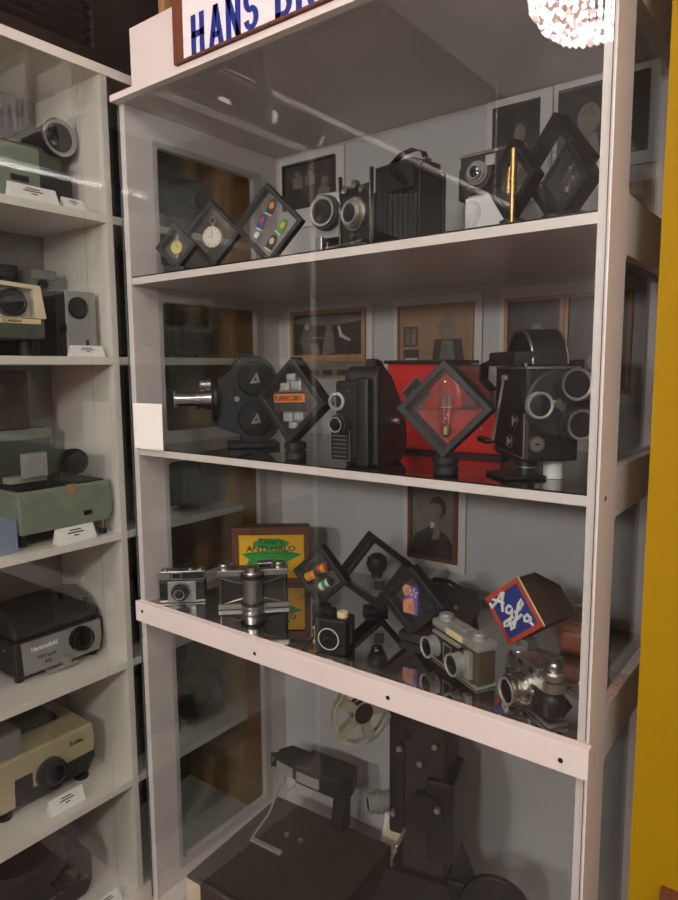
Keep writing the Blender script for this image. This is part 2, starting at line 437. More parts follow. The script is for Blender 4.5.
picture('white mounted photograph of two standing people, behind the bellows cameras', -1.08, -.845, .43, .628,
        [(-1.062, -.872, .482, .607, 'ph1', person(.27, .08, .8, 2) + person(.52, .2, .62, 2) + [(2, 'e', .8, .25, .12, .16), (2, 'e', .82, .5, .07, .12)], .006)], fm='dkbrown')
picture('dark photograph in a pale mount above the small folding camera', -.43, -.275, .40, .637,
        [(-.415, -.302, .44, .62, 'ph1', [(2, 'e', .6, .62, .12, .12), (2, 'p', [(.4, .1), (.85, .1), (.75, .5), (.5, .5)])], 0)])
picture('large dark photograph of two faces at the top right of the back panel', -.272, -.055, .44, .637,
        [(-.262, -.075, .465, .622, 'ph1', [(2, 'e', .36, .55, .13, .2), (2, 'e', .66, .42, .12, .19), (2, 'p', [(.2, 0), (.52, 0), (.45, .35), (.28, .35)]), (2, 'p', [(.5, 0), (.9, 0), (.8, .26), (.55, .26)])], 0)])
picture('small tan picture in a white mount, seen through the right side opening', -.15, -.03, .285, .43,
        [(-.13, -.052, .31, .405, 'ph4', [(1, 'e', .5, .5, .2, .25)], 0)])
row = []
for i in range(5): row += person(.1 + .2 * i, .1, .75, 2, 1, .35)
picture('wooden framed picture of a couple at a table over a row of small photos', -1.058, -.752, -.06, .207,
        [(-1.04, -.772, .055, .192, 'ph1', [(2, 'e', .5, .85, .5, .12), (2, 'p', [(.08, .28), (.24, .3), (.27, .6), (.14, .62)]), (3, 'e', .2, .7, .04, .08), (2, 'p', [(.15, 0), (.4, 0), (.36, .3), (.12, .3)]), (2, 'p', [(.12, .42), (.55, .4), (.55, .45), (.12, .46)]), (2, 'p', [(.42, .0), (.62, .05), (.58, .6), (.48, .62)]), (2, 'e', .53, .7, .045, .09), (3, 'p', [(.68, .72), (.72, .5), (.84, .36), (.82, .32), (.68, .44), (.65, .7)])], .011),
         (-1.04, -.772, .0, .054, 'ph2', row, .006)])
picture('tan picture with two small inset photos and a standing figure, above the red case', -.685, -.432, -.07, .207,
        [(-.668, -.452, -.03, .187, 'ph4', [(1, 'p', [(.06, .52), (.26, .52), (.26, .76), (.06, .76)]), (2, 'p', [(.08, .54), (.15, .54), (.15, .74), (.08, .74)]), (2, 'p', [(.17, .54), (.24, .54), (.24, .74), (.17, .74)]),
          (1, 'p', [(.06, .22), (.28, .22), (.28, .48), (.06, .48)]), (3, 'p', [(.08, .24), (.26, .24), (.26, .38), (.08, .38)]), (1, 'p', [(.42, 0), (.95, 0), (.86, .6), (.5, .6)]), (2, 'e', .67, .72, .12, .13), (2, 'p', [(.55, .2), (.8, .2), (.74, .58), (.6, .58)])], .004)])
picture('wooden framed pair of dark portraits behind the lens turret camera', -.388, -.062, -.055, .215,
        [(-.372, -.232, -.03, .187, 'ph1', [(2, 'e', .55, .62, .15, .12), (3, 'p', [(.5, .6), (.62, .52), (.6, .3), (.5, .3)])], .009),
         (-.231, -.088, -.03, .187, 'ph1', [(2, 'e', .5, .3, .16, .1), (2, 'e', .55, .6, .12, .1)], .009)])
picture('portrait of a seated person in a dark suit, chin on hand, in a white mount', -.652, -.467, -.498, -.282,
        [(-.633, -.487, -.476, -.27, 'ph5', [(2, 'e', .5, .55, .42, .42), (1, 'p', [(.0, 0), (1, 0), (.98, .2), (.82, .34), (.62, .4), (.44, .44), (.24, .36), (.05, .26)]),
          (1, 'e', .62, .72, .2, .155), (2, 'e', .57, .68, .14, .125), (1, 'p', [(.43, .8), (.78, .82), (.8, .7), (.74, .78), (.5, .77)]), (3, 'p', [(.44, .4), (.56, .43), (.54, .5), (.46, .5)]), (2, 'p', [(.48, .24), (.64, .26), (.68, .36), (.6, .5), (.53, .46)])], .011)], fm='frame_brown')

# ------------------------------------------------------------------ diamond display frames
def unit(th, roll=0):
    t, r = R(th), R(roll)
    u = Vector((math.cos(t), math.sin(t), 0)); w = Vector((0, 0, 1))
    return u * math.cos(r) + w * math.sin(r), -u * math.sin(r) + w * math.cos(r)
def diamond(label, c, th, d, zs, roll=0, depth=.02, bar=.011, base='spool', haze=True):
    """square frame standing on a corner; d its diagonal; zs the shelf"""
    r = T('diamond_display', label, 'display', (c[0], c[1], zs), th, group='black diamond display frames')
    h = c[2] - zs; k = d / 2; rr = R(roll)
    def sq(q): return [(q * math.cos(rr + i * math.pi / 2), q * math.sin(rr + i * math.pi / 2)) for i in range(4)]
    m = MB('framep'); m.ringp(sq(k), sq(k - bar * 1.414), (0, -depth / 2, h), (1, 0, 0), (0, 0, 1), (0, depth, 0))
    f = m.done('frame', r, smooth=False)
    bv = f.modifiers.new('bev', 'BEVEL'); bv.width = .0018; bv.segments = 2
    for y in (-depth / 2 + .001, depth / 2 - .0014):
        m = MB('membrane'); m.ringp(sq(k - bar * 1.415), sq(.0001), (0, y, h), (1, 0, 0), (0, 0, 1), (0, .0003, 0)); m.done('membrane', r, smooth=False)
    hb = h - k + .004
    m = MB('framep')
    if hb > .02: m.lathe([(0, 0), (.021, 0), (.023, .003), (.023, hb * .42), (.018, hb * .48), (.018, hb * .55), (.023, hb * .6), (.023, hb * .95), (.019, hb), (0, hb)])
    else: m.box((-.028, -.018, 0), (.028, .018, max(.006, hb + .004)), .002)
    m.done('stand', r)
    return r
def local(c, th): return Matrix.Translation(c) @ Matrix.Rotation(R(th), 4, 'Z')
def put(o, c, th, off=(0, 0, 0), rx=0, ry=0):
    o.matrix_world = local(c, th) @ Matrix.Translation(off) @ Matrix.Rotation(R(ry), 4, 'Y') @ Matrix.Rotation(R(rx), 4, 'X'); return o

# level 1 left: three frames
cS, cM_, cL = (-1.0, .06, .3135), (-.961, .138, .3494), (-.77, .13, .346)
diamond('smallest black diamond frame, holding a gilt wristwatch, on the top shelf', cS, 18, .11, Z1)
diamond('black diamond frame holding a pale pocket watch on the top shelf', cM_, 18, .16, Z1, bar=.009)
diamond('black diamond frame holding colourful badges on the top shelf', cL, 12, .178, Z1, bar=.010)
w = T('wristwatch', 'small wristwatch with a gilt dial inside the smallest diamond frame', 'watch'); put(w, cS, 18)
m = MB('silver'); m.lathe([(0, -.003), (.015, -.003), (.016, 0), (.016, .003), (.0145, .004)], (0, 0, 0), (0, -1, 0)); m.done('case', w)
m = MB('gold_dial', 'ink'); m.disc((0, -.0041, 0), (1, 0, 0), (0, 0, 1), .0145, .0145); m.use(1); m.box((-.0006, -.0046, 0), (.0006, -.0042, .010)); m.box((0, -.0046, -.0006), (.007, -.0042, .0006)); m.done('dial', w)
for s in (1, -1): m = MB('silver'); m.ell((0, -.001, s * .021), (.006, .003, .004)); m.cyl((-.006, 0, s * .017), (.006, 0, s * .017), .002, n=10); m.done('strap_lug', w)
w = T('pocket_watch', 'round pale pocket watch inside the second diamond frame from left', 'watch'); put(w, cM_, 18, (0, 0, -.006))
m = MB('silver'); m.lathe([(0, -.004), (.024, -.004), (.027, -.001), (.027, .003), (.0245, .005)], (0, 0, 0), (0, -1, 0)); m.done('case', w)
m = MB('dial', 'ink'); m.disc((0, -.0051, 0), (1, 0, 0), (0, 0, 1), .0245, .0245); m.use(1)
for i in range(12):
    a = i * math.pi / 6; m.box((.02 * math.sin(a) - .0007, -.0056, .02 * math.cos(a) - .0015), (.02 * math.sin(a) + .0007, -.0052, .02 * math.cos(a) + .0015))
m.box((-.0006, -.0056, -.002), (.0006, -.0052, .017)); m.box((-.01, -.0056, -.0006), (.001, -.0052, .0006)); m.done('dial', w)
m = MB('silver'); m.cyl((0, 0, .027), (0, 0, .033), .003, n=12); m.tube([(.008 * math.cos(a / 10 * 2 * math.pi), 0, .040 + .008 * math.sin(a / 10 * 2 * math.pi)) for a in range(10)], .0012, closed=True); m.done('crown', w)
for nm, x, z, ang, bc, dc in (('orange', .008, .038, 28, 'darkgrey', 'orange'), ('red', -.018, .009, 26, 'blue', 'redprint'), ('green', .034, -.006, 40, 'green', 'yellow'), ('pale', .006, -.038, 34, 'darkgrey', 'tan'), ('grey', -.034, -.021, 44, 'midgrey', 'white_p')):
    b = T('enamel_badge', 'small rounded badge with a %s centre in the badge diamond frame' % nm, 'badge', group='badges in the diamond frame'); put(b, cL, 12, (x, 0, z), 0, ang)
    pts = [(-.009, -.016), (.009, -.016)] + [(.009 * math.cos(a * math.pi / 10), .006 + .012 * math.sin(a * math.pi / 10)) for a in range(11)]
    m = MB(bc); m.prism(pts, (0, -.002, 0), (1, 0, 0), (0, 0, 1), (0, .003, 0)); m.done('shield', b)
    m = MB(dc); m.disc((0, -.0024, .003), (1, 0, 0), (0, 0, 1), .0058, .0075); m.done('emblem', b)
    m = MB('white_p'); m.box((-.0095, -.0024, -.0185), (.0095, .001, -.016)); m.done('clasp', b)

# right: three dark frames
F1, F2, F3 = (-.212, .16, .352), (-.142, .175, .368), (-.088, .09, .318)
diamond('dark diamond frame holding a brass cartridge, leftmost of the three on the top shelf', F1, -30, .14, Z1, roll=-4, depth=.024, bar=.012)
diamond('largest dark diamond frame at the right end of the top shelf', F2, -28, .17, Z1, roll=-4, depth=.03, bar=.014)
diamond('rightmost dark diamond frame, in front of the other two on the top shelf', F3, -33, .118, Z1, roll=-8, depth=.028, bar=.012)
b = T('brass_tube', 'tall thin brass tube standing in front of the dark frame with a cartridge', 'tube', (-.197, .122, Z1))
m = MB('brass'); m.lathe([(0, 0), (.0085, 0), (.0085, .004), (.0048, .006), (.0048, .143), (.0035, .147), (0, .149)]); m.done('barrel', b)
m = MB('brass'); m.cyl((0, 0, .092), (0, 0, .096), .0062); m.done('collar', b)
b = T('brass_cartridge', 'short thick brass cartridge in the leftmost dark frame of the top shelf', 'cartridge'); put(b, F1, -30, (-.012, 0, -.018), 0, 4)
m = MB('brass'); m.lathe([(0, 0), (.009, 0), (.009, .004), (.0075, .006), (.0075, .036), (.004, .046), (0, .048)]); m.done('shell', b)
m = MB('black'); m.lathe([(0, -.008), (.005, -.006), (.006, 0), (0, .001)]); m.done('tip', b)

def bulb(label, c, th, s=1, glass='bulb', base='brass', off=(0, 0, 0), ry=0, group=None, slim=False, rx=0):
    b = T('light_bulb', label, 'bulb', group=group); put(b, c, th, off, rx, ry)
    m = MB(glass)
    if slim: pr = [(.007, 0), (.0155, .012), (.0165, .03), (.0165, .075), (.014, .088), (.006, .096), (0, .098)]
    else: pr = [(.009, 0), (.012, .012), (.019, .03), (.02, .042), (.015, .054), (.006, .06), (0, .061)]
    m.lathe([(r * s, z * s) for r, z in pr]); m.done('glass_envelope', b)
    m = MB(base); m.lathe([(0, -.022 * s), (.005 * s, -.02 * s), (.009 * s, -.016 * s), (.009 * s, 0), (.007 * s, .002 * s), (0, .003 * s)]); m.done('bulb_base', b)
    m = MB('silver')
    for x in (-.004, .004): m.cyl((x * s, 0, .002 * s), (x * s * 1.3, 0, (.05 if slim else .03) * s), .0007 * s, n=6)
    if slim:
        for x in (-.009, .009): m.cyl((x * s, 0, .034 * s), (x * s, 0, .062 * s), .0008 * s, n=6)
        for i in range(5): m.cyl((-.006 * s + i * .003 * s, 0, .036 * s), (-.006 * s + i * .003 * s, 0, .06 * s), .0006 * s, n=6)
        m.box((-.010 * s, -.0006, .033 * s), (.010 * s, .0006, .0345 * s))
    else: m.cyl((-.006 * s, 0, .03 * s), (.006 * s, 0, .03 * s), .0006 * s, n=6)
    m.done('filament', b); return b
bulb('small clear bulb standing beside the leftmost dark diamond frame on the top shelf', (-.262, .1, Z1 + .0182), 0, .8, base='silver')
bulb('clear bulb with chrome base mounted in the largest dark diamond frame', F2, -28, .65, base='chrome', off=(-.008, 0, -.012), ry=14)
bulb('clear bulb in the rightmost dark diamond frame', F3, -33, .55, base='chrome', off=(-.004, 0, -.008), ry=15)

def lensbarrel(m, p, ax, steps):
    """steps: list of (radius, length) outward along ax"""
    p = Vector(p); ax = Vector(ax).normalized()
    for r, l in steps:
        m.cyl(p, p + ax * l, r); p = p + ax * l
    return p
def lens(root, p, ax, steps, mt='silver', name='lens', glass=None):
    m = MB(mt, mt if mt in ('plastic', 'black') else 'dullsilver'); e = lensbarrel(m, p, ax, steps); r = steps[-1][0]; m.use(1)
    ax = Vector(ax).normalized()
    # rim and recessed glass
    m.lathe([(r * .98, 0), (r, .002), (r * .9, .002), (r * .8, -.0005)], e, ax)
    o = m.done(name, root)
    g = MB('lens'); g.lathe([(r * .8, .0002), (r * .55, .0012), (0, .0018)], e, ax); g.done('lens_glass', o); return o

# ---- white riser and the small folding camera on it
RC = (-.325, .30)
rs = T('display_riser', 'white block riser under the small folding camera on the top shelf', 'riser', (RC[0], RC[1], Z1))
m = MB('white_in'); m.box((-.035, -.03, 0), (.05, .03, .117), .002); m.done('block', rs)
k = T('folding_camera', 'small black folding camera with chrome edge, on the white riser of the top shelf', 'camera', (RC[0] - .002, RC[1], Z1 + .1175), -2); k.scale = (1.09, 1.09, 1.09)
m = MB('leather'); m.box((-.055, -.012, 0), (.055, .014, .085), .006); m.done('body', k)
m = MB('chrome'); m.box((-.05, -.0135, .078), (.054, -.0115, .083)); m.box((-.052, -.0135, .055), (-.049, -.0115, .083)); m.box((.048, -.0135, .06), (.051, -.0115, .083)); m.done('trim', k)
m = MB('bellows'); m.lathe([(.026, 0), (.03, .004), (.025, .008), (.028, .012), (.023, .016), (0, .016)], (-.004, -.012, .04), (0, -1, 0)); m.done('bellows', k)
m = MB('darkgrey'); m.cyl((-.004, -.028, .04), (-.004, -.031, .04), .028); m.done('shutter_plate', k)
lens(k, (-.004, -.031, .04), (0, -1, 0), [(.021, .004), (.017, .004), (.012, .005)], 'midgrey')
for x in (-.026, .018): m = MB('silver'); m.cyl((x, -.012, .012), (x, -.03, .018), .0015, n=8); m.done('strut', k)
m = MB('silver'); m.box((.012, -.032, .05), (.03, -.0305, .068)); m.done('finder', k)
m = MB('silver'); m.box((-.03, -.016, -.0), (.03, -.0125, .006)); m.done('bed', k)

# ---- plate camera with bellows
k = T('bellows_plate_camera', 'large black plate camera with extended bellows and chrome rails, strap on top', 'camera', (-.452, .175, Z1), -12)
m = MB('leather'); m.box((-.055, -.004, .0), (.052, .06, .18), .005); m.done('body', k)
m = MB('black'); m.box((-.052, .0605, .0), (.056, .07, .165), .002); m.done('plate_holder', k)
m = MB('leather'); m.strap([(-.05, .02, .178), (-.045, .02, .192), (-.02, .02, .206), (.015, .02, .208), (.04, .02, .197), (.048, .02, .176)], .016, .003, (0, 1, 0)); m.done('strap', k)
for x in (-.048, .047): m = MB('chrome'); m.box((x - .005, .01, .172), (x + .005, .03, .184), .001); m.done('strap_lug', k)
m = MB('leather'); m.prism([(-.052, .125), (.05, .125), (.05, .178), (-.052, .178)], (0, -.004, 0), (1, 0, 0), (0, 0, 1), (0, -.018, 0)); m.done('front_flap', k)
m = MB('bellows'); n = 9
for i in range(n):
    f = i / n; y0 = -.004 - .108 * f; s = .05 - .014 * f; s2 = s * .86
    pts = lambda q: [(-q, -q * .95), (q, -q * .95), (q, q * .95), (-q, q * .95)]
    A_ = [m.bm.verts.new((x, y0, .066 + z)) for x, z in pts(s2)]; B_ = [m.bm.verts.new((x, y0 - .006, .066 + z)) for x, z in pts(s)]; C_ = [m.bm.verts.new((x, y0 - .012, .066 + z)) for x, z in pts(s2)]
    for P, Q in ((A_, B_), (B_, C_)):
        for q in range(4): m.bm.faces.new((P[q], P[(q + 1) % 4], Q[(q + 1) % 4], Q[q]))
m.done('bellows', k, smooth=False)
m = MB('black'); m.box((-.04, -.125, .014), (.04, -.113, .118), .004); m.done('lens_board', k)
lens(k, (0, -.125, .066), (0, -1, 0), [(.031, .004), (.026, .008), (.021, .004)], 'silver')
m = MB('chrome')
for x in (-.043, .043): m.box((x - .002, -.127, .004), (x + .002, -.12, .142))
for x, z, r in ((-.02, .112, .008), (.006, .118, .008), (.024, .106, .006), (.0, .026, .006)): m.cyl((x, -.125, z), (x, -.134, z), r, n=14)
m.box((-.045, -.127, .002), (.045, -.119, .006)); m.done('standard', k)
m = MB('silver')
for x in (-.03, .03): m.box((x - .003, -.16, .002), (x + .003, 0, .008))
m.cyl((-.034, -.156, .006), (.034, -.14, .012), .002, n=8); m.cyl((-.034, -.138, .012), (.034, -.128, .008), .002, n=8); m.done('bed_rails', k)

# ---- folding camera with a big round lens, left of it
k = T('strut_camera', 'black strut folding camera with large round lens, left of the plate camera', 'camera', (-.604, .16, Z1), 4)
m = MB('leather'); m.box((-.045, .03, 0), (.045, .055, .145), .004); m.done('body', k)
m = MB('bellows')
for i in range(4): m.box((-.036 + .002 * i, .03 - .012 * (i + 1), .05 - .0), (.036 - .002 * i, .03 - .012 * i - .002, .145 - .004 * i), .002)
m.done('bellows', k)
m = MB('dullsilver'); m.box((-.036, -.024, .05), (.044, -.018, .142), .003); m.done('lens_board', k)
lens(k, (-.006, -.024, .1), (0, -1, 0), [(.036, .006), (.034, .012), (.03, .004)], 'darkgrey')
for z in (.012, .024): m = MB('silver'); m.cyl((-.06, -.05, z - .004), (.04, -.03, z + .008), .002, n=8); m.done('strut', k)
for x in (-.04, .04): m = MB('silver'); m.cyl((x, .03, .03), (x, -.02, .055), .0018, n=8); m.done('strut', k)
m = MB('silver'); m.box((-.02, -.05, .0), (-.004, -.03, .05), .002); m.done('front_leg', k)

# ================================================================== level 2
# ---- cine camera with two round magazines
k = T('cine_camera', 'black cine camera with two round film magazines and a long chrome lens to the left', 'camera', (-.875, .172, Z2), 50)
def fig8(r, c, n=16):
    p = []
    for i in range(n + 1): a = R(-35 + 190 * i / n); p.append((c[0] + r * math.cos(a), c[1] + .05 + r * math.sin(a)))
    for i in range(n + 1): a = R(205 + 190 * i / n - 0); p.append((c[0] + .008 + r * math.cos(a), c[1] - .047 + r * math.sin(a)))
    return p
m = MB('leather'); m.prism(fig8(.056, (.0, .115)), (0, -.035, 0), (1, 0, 0), (0, 0, 1), (0, .07, 0)); m.done('magazine_body', k)
m = MB('leather'); m.prism([(-.085, .05), (-.03, .03), (.0, .04), (.0, .19), (-.03, .205), (-.085, .16)], (0, -.03, 0), (1, 0, 0), (0, 0, 1), (0, .06, 0)); m.done('front_body', k)
for z in (.166, .07):
    m = MB('black'); m.lathe([(0, .004), (.016, .004), (.018, .003), (.04, .003), (.042, 0)], (.004, -.035, z), (0, -1, 0)); c = m.done('magazine_cover', k)
    m = MB('silver', 'ink'); m.prism([(-.013, -.012), (.012, -.010), (.004, .015)], (.004, -.0395, z), (1, 0, 0), (0, 0, 1), (0, -.0012, 0)); m.use(1); m.prism([(-.004, -.005), (.004, -.005), (.001, .005)], (.004, -.041, z), (1, 0, 0), (0, 0, 1), (0, -.0005, 0)); m.done('emblem', c)
m = MB('black'); m.lathe([(0, 0), (.05, 0), (.056, .003), (.056, .012), (.05, .016), (0, .016)], (-.083, 0, .115), (-1, 0, 0)); m.done('lens_turret', k)
lens(k, (-.098, -.008, .118), (-1, 0, 0), [(.025, .016), (.021, .014), (.024, .006), (.017, .045), (.021, .005)], 'chrome')
lens(k, (-.098, .012, .152), (-1, 0, 0), [(.012, .01), (.01, .014)], 'silver', 'small_lens')
m = MB('plastic'); m.box((-.06, -.045, .0), (.06, .045, .012), .002); m.box((-.03, -.025, .012), (.03, .025, .035), .002); m.done('base', k)
m = MB('leather'); m.strap([(-.05, 0, .19), (-.035, 0, .222), (.0, 0, .226), (.02, 0, .205)], .016, .003, (0, 1, 0)); m.done('handle', k)
m = MB('silver'); m.cyl((-.04, -.03, .118), (-.04, -.04, .118), .006); m.done('screw', k)

D1, D2 = (-.634, .052, -.038), (-.278, .047, -.044)
diamond('black diamond frame holding a pack of flashcubes, middle shelf', D1, 3, .18, Z2, roll=-4, depth=.036, bar=.0125)
diamond('black diamond frame with a clear tubular bulb, in front of the red case', D2, 12, .172, Z2, depth=.044, bar=.012)
p = T('flashcube_pack', 'flashcube pack with an orange printed label inside a diamond frame', 'flashcubes'); put(p, D1, 3, (0, 0, 0), 0, -2)
for x, z, hw, hh in ((-.017, .029, .0125, .009), (.0125, .031, .0125, .0095), (0, .049, .012, .0075), (-.0125, -.0335, .0125, .0095), (.0155, -.0325, .0125, .009), (0, -.051, .011, .007)):
    m = MB('flash'); m.box((x - hw, -.011, z - hh), (x + hw, .010, z + hh), .003); m.box((x - hw * .6, -.0125, z - hh * .6), (x + hw * .6, -.0105, z + hh * .6), .001); m.done('flash_cube', p)
m = MB('ink', 'orange', 'black'); m.box((-.044, -.0142, -.022), (.038, -.0126, .0185), .0005); m.use(1); m.box((-.0442, -.0145, -.003), (.0375, -.0141, .0145)); m.use(2)
m.text('FLASHCUBES', .0148, (-.043, -.0146, .0008), (1, 0, 0), (0, 0, 1), .0003, .86, .0004); m.done('printed_label', p)
bulb('tall clear tubular bulb with a brass base inside the diamond frame by the red case', D2, 12, .96, off=(0, 0, -.030), slim=True)

# ---- pear shaped cine camera
k = T('clockwork_cine_camera', 'black rounded cine camera with a tapering back and small lens, between two diamond frames', 'camera', (-.470, .057, Z2), 5)
pts = [(.0, .0), (.10, .0), (.122, .012), (.130, .04), (.124, .075), (.1, .125), (.06, .175), (.03, .193), (.012, .19), (.0, .175)]
m = MB('leather'); m.prism([(y, z) for y, z in pts], (-.03, -.012, 0), (0, 1, 0), (0, 0, 1), (.075, 0, 0)); b = m.done('body', k)
bv = b.modifiers.new('bev', 'BEVEL'); bv.width = .006; bv.segments = 3; bv.limit_method = 'ANGLE'
m = MB('black'); m.box((-.042, -.026, .012), (.026, -.0125, .165), .006); m.box((.006, -.03, .0), (.034, -.0125, .17), .006); m.done('front_plate', k)
m = MB('black'); m.box((-.05, -.029, .012), (-.008, -.025, .068)); pl = m.done('name_plate', k)
m = MB('silver'); m.ringp([(-.051, .010), (-.007, .010), (-.007, .07), (-.051, .07)], [(-.0495, .0115), (-.0085, .0115), (-.0085, .0685), (-.0495, .0685)], (0, -.0295, 0), (1, 0, 0), (0, 0, 1), (0, .001, 0))
for i in range(6): m.box((-.045, -.0296, .018 + .008 * i), (-.015, -.029, .0195 + .008 * i))
m.done('plate_border', pl)
lens(k, (-.026, -.026, .082), (0, -1, 0), [(.02, .008), (.017, .004), (.019, .006), (.015, .008)], 'darkgrey')
m = MB('dullsilver'); m.lathe([(.012, 0), (.018, .001), (.018, .004), (.0125, .005), (.012, .0)], (-.036, -.027, .125), (0, -1, 0)); m.done('finder_ring', k)
m = MB('silver'); m.lathe([(0, .012), (.006, .012), (.008, .009), (.008, 0)], (.045, .05, .085), (1, 0, 0)); m.done('winding_knob', k)
m = MB('leather'); m.strap([(.01, .015, .178), (.008, .03, .205), (.008, .055, .2), (.01, .085, .15)], .02, .004, (1, 0, 0)); m.done('strap', k)
m = MB('silver'); m.cyl((-.01, -.028, .145), (-.004, -.031, .145), .002, n=8); m.done('button', k)

# ---- red case
k = T('red_case', 'glossy red metal case behind the diamond frame on the middle shelf', 'case', (-.43, .37, Z2), 2)
m = MB('red'); m.box((-.145, -.075, .004), (.145, .1, .098), .008, seg=3); m.done('lower_body', k)
m = MB('red'); m.prism([(-.143, .098), (.05, .098), (.05, .14), (.02, .195), (-.138, .2)], (0, -.07, 0), (1, 0, 0), (0, 0, 1), (0, .16, 0)); u = m.done('upper_body', k)
bv = u.modifiers.new('bev', 'BEVEL'); bv.width = .008; bv.segments = 3
m = MB('redprint'); 
for z in (.046, .058): m.box((-.147, -.0765, z), (.1, -.0745, z + .003), .0008)
m.box((-.146, -.0765, .0945), (.146, -.0745, .0975)); m.done('ridges', k)
m = MB('black'); m.box((-.147, -.076, 0), (.147, .1, .0045)); m.done('base_edging', k)
m = MB('black'); m.box((-.145, -.072, .198), (.02, .092, .206), .002); m.done('top_edging', k)
m = MB('silver')
for z in (.06, .082): m.cyl((.1, -.075, z), (.1, -.078, z), .0035, n=12)
m.done('rivets', k)
m = MB('ink', 'midgrey'); c = Vector((-.058, -.0725, .132)); s = .038
m.prism([(-s, 0), (0, -s), (s, 0), (0, s)], c, (1, 0, 0), (0, 0, 1), (0, -.001, 0)); m.use(1)
q = s * .93; m.ringp([(-s, 0), (0, -s), (s, 0), (0, s)], [(-q, 0), (0, -q), (q, 0), (0, q)], c + Vector((0, -.0012, 0)), (1, 0, 0), (0, 0, 1), (0, -.0006, 0))
m.text('Agfa', .024, c + Vector((0, -.0015, -.007)), (1, 0, 0), (0, 0, 1), .0003, .85, .0003, 'CENTER', .3); m.done('badge', k, 'dark diamond badge with grey script')

# ---- turret cine camera on a stand
BX = (-.139, .112, Z2)
k = T('turret_cine_camera', 'large black cine camera with three turret lenses and a strap handle', 'camera', BX, 45)
z0, zt = .034, .188
m = MB('leather'); m.box((-.046, -.06, z0), (.046, .078, zt), .006, seg=3); m.done('body', k)
m = MB('silver'); y0, y1 = -.058, .074
m.tube([(-.047, y0 + .004, z0 + .006), (-.047, y1, z0 + .012)], .0016, 6); m.tube([(-.047, y0 + .002, z0 + .006), (-.047, y0 + .002, z0 + .08)], .0016, 6)
for zz in (zt,): m.box((-.047, y0, zz - .003), (-.043, y1, zz + .001)); m.box((-.046, y0 - .004, zz - .003), (.046, y0 - .001, zz + .001))
m.done('edge_trim', k)
m = MB('black'); m.box((-.0485, -.05, z0 + .012), (-.0455, .06, zt - .012), .001); dr = m.done('side_door', k)
m = MB('dullsilver'); m.tube([(-.053, .02, zt - .018), (-.053, .0655, z0 + .025)], .0025, 8); m.cyl((-.046, .02, zt - .018), (-.056, .02, zt - .018), .005); m.done('crank_arm', dr)
for y, z in ((-.03, z0 + .066), (-.01, z0 + .03)):
    m = MB('black', 'silver'); m.cyl((-.048, y, z), (-.052, y, z), .011); m.use(1); m.lathe([(.010, 0), (.0112, .0), (.0112, .001), (.010, .001)], (-.052, y, z), (-1, 0, 0)); m.cyl((-.052, y, z), (-.056, y, z), .0045); m.box((-.0575, y - .001, z - .008), (-.055, y + .001, z + .008)); m.done('dial', dr)
m = MB('plastic'); m.cyl((-.048, .068, z0 + .022), (-.066, .072, z0 + .022), .004); m.cyl((-.06, .072, z0 + .022), (-.06, .112, z0 + .022), .006); m.done('crank_handle', k)
m = MB('darkgrey'); m.lathe([(0, .01), (.05, .01), (.054, .007), (.054, 0)], (.004, -.06, z0 + .096), (0, -1, 0), 40); m.done('lens_turret', k)
m = MB('silver')
for a in (62, 180, -58): m.prism([(-.006, 0), (.006, 0), (.003, .05), (-.003, .05)], (.004, -.0715, z0 + .096), (math.cos(R(a - 90)), 0, math.sin(R(a - 90))), (math.cos(R(a)), 0, math.sin(R(a))), (0, -.003, 0))
m.cyl((.004, -.07, z0 + .096), (.004, -.08, z0 + .096), .009); m.tube([(.004, -.078, z0 + .098), (.03, -.08, z0 + .104), (.066, -.076, z0 + .106)], [.005, .004, .002], 8); m.done('turret_arms', k)
lens(k, (.018, -.07, z0 + .127), (0, -1, 0), [(.025, .010), (.021, .008), (.026, .014)], 'darkgrey', 'upper_lens')
lens(k, (-.034, -.07, z0 + .094), (0, -1, 0), [(.018, .006), (.0215, .01)], 'dullsilver', 'left_lens')
lens(k, (.026, -.07, z0 + .064), (0, -1, 0), [(.025, .010), (.021, .010), (.0245, .016)], 'darkgrey', 'lower_lens')
m = MB('silver'); m.lathe([(.0245, 0), (.0262, .0), (.0262, .0025), (.0245, .0025)], (.018, -.1025, z0 + .127), (0, -1, 0)); m.lathe([(.0235, 0), (.025, .0), (.025, .0025), (.0235, .0025)], (.026, -.1065, z0 + .064), (0, -1, 0)); m.done('filter_rings', k)
m = MB('silver', 'ink'); m.cyl((-.028, -.06, z0 + .03), (-.028, -.066, z0 + .03), .0125); m.use(1); m.lathe([(.0105, 0), (.0112, 0), (.0112, .0004), (.0105, .0004)], (-.028, -.066, z0 + .03), (0, -1, 0)); m.box((-.032, -.0665, z0 + .0285), (-.024, -.066, z0 + .0315)); m.done('emblem', k)
# wide leather strap handle with two hoops
m = MB('leather'); arc = []
for i in range(15):
    a = R(180 - 180 * i / 14); arc.append((.0, .012 + .056 * math.cos(a), zt + .004 + .058 * math.sin(a)))
m.strap(arc, .06, .004, (1, 0, 0)); m.done('handle', k)
m = MB('silver')
for x in (-.03, .03): m.tube([(x, p[1], p[2] + .001) for p in arc[:9]], .0024, 6)
m.done('handle_rims', k)
m = MB('leather'); m.box((-.062, -.045, zt + .002), (.03, .072, zt + .026), .004)
m.done('finder_housing', k)
m = MB('black'); m.strap([(-.058, .055, zt + .012), (-.064, .085, zt + .004), (-.06, .1, zt - .022), (-.05, .08, zt - .04)], .022, .004, (1, .6, 0)); m.done('side_strap', k)
m = MB('silver')
for y in (-.05, -.02, .03): m.cyl((-.044, y, zt), (-.044, y, zt + .007), .003, n=10)
m.cyl((.046, -.04, zt - .02), (.056, -.04, zt - .02), .006); m.done('studs', k)
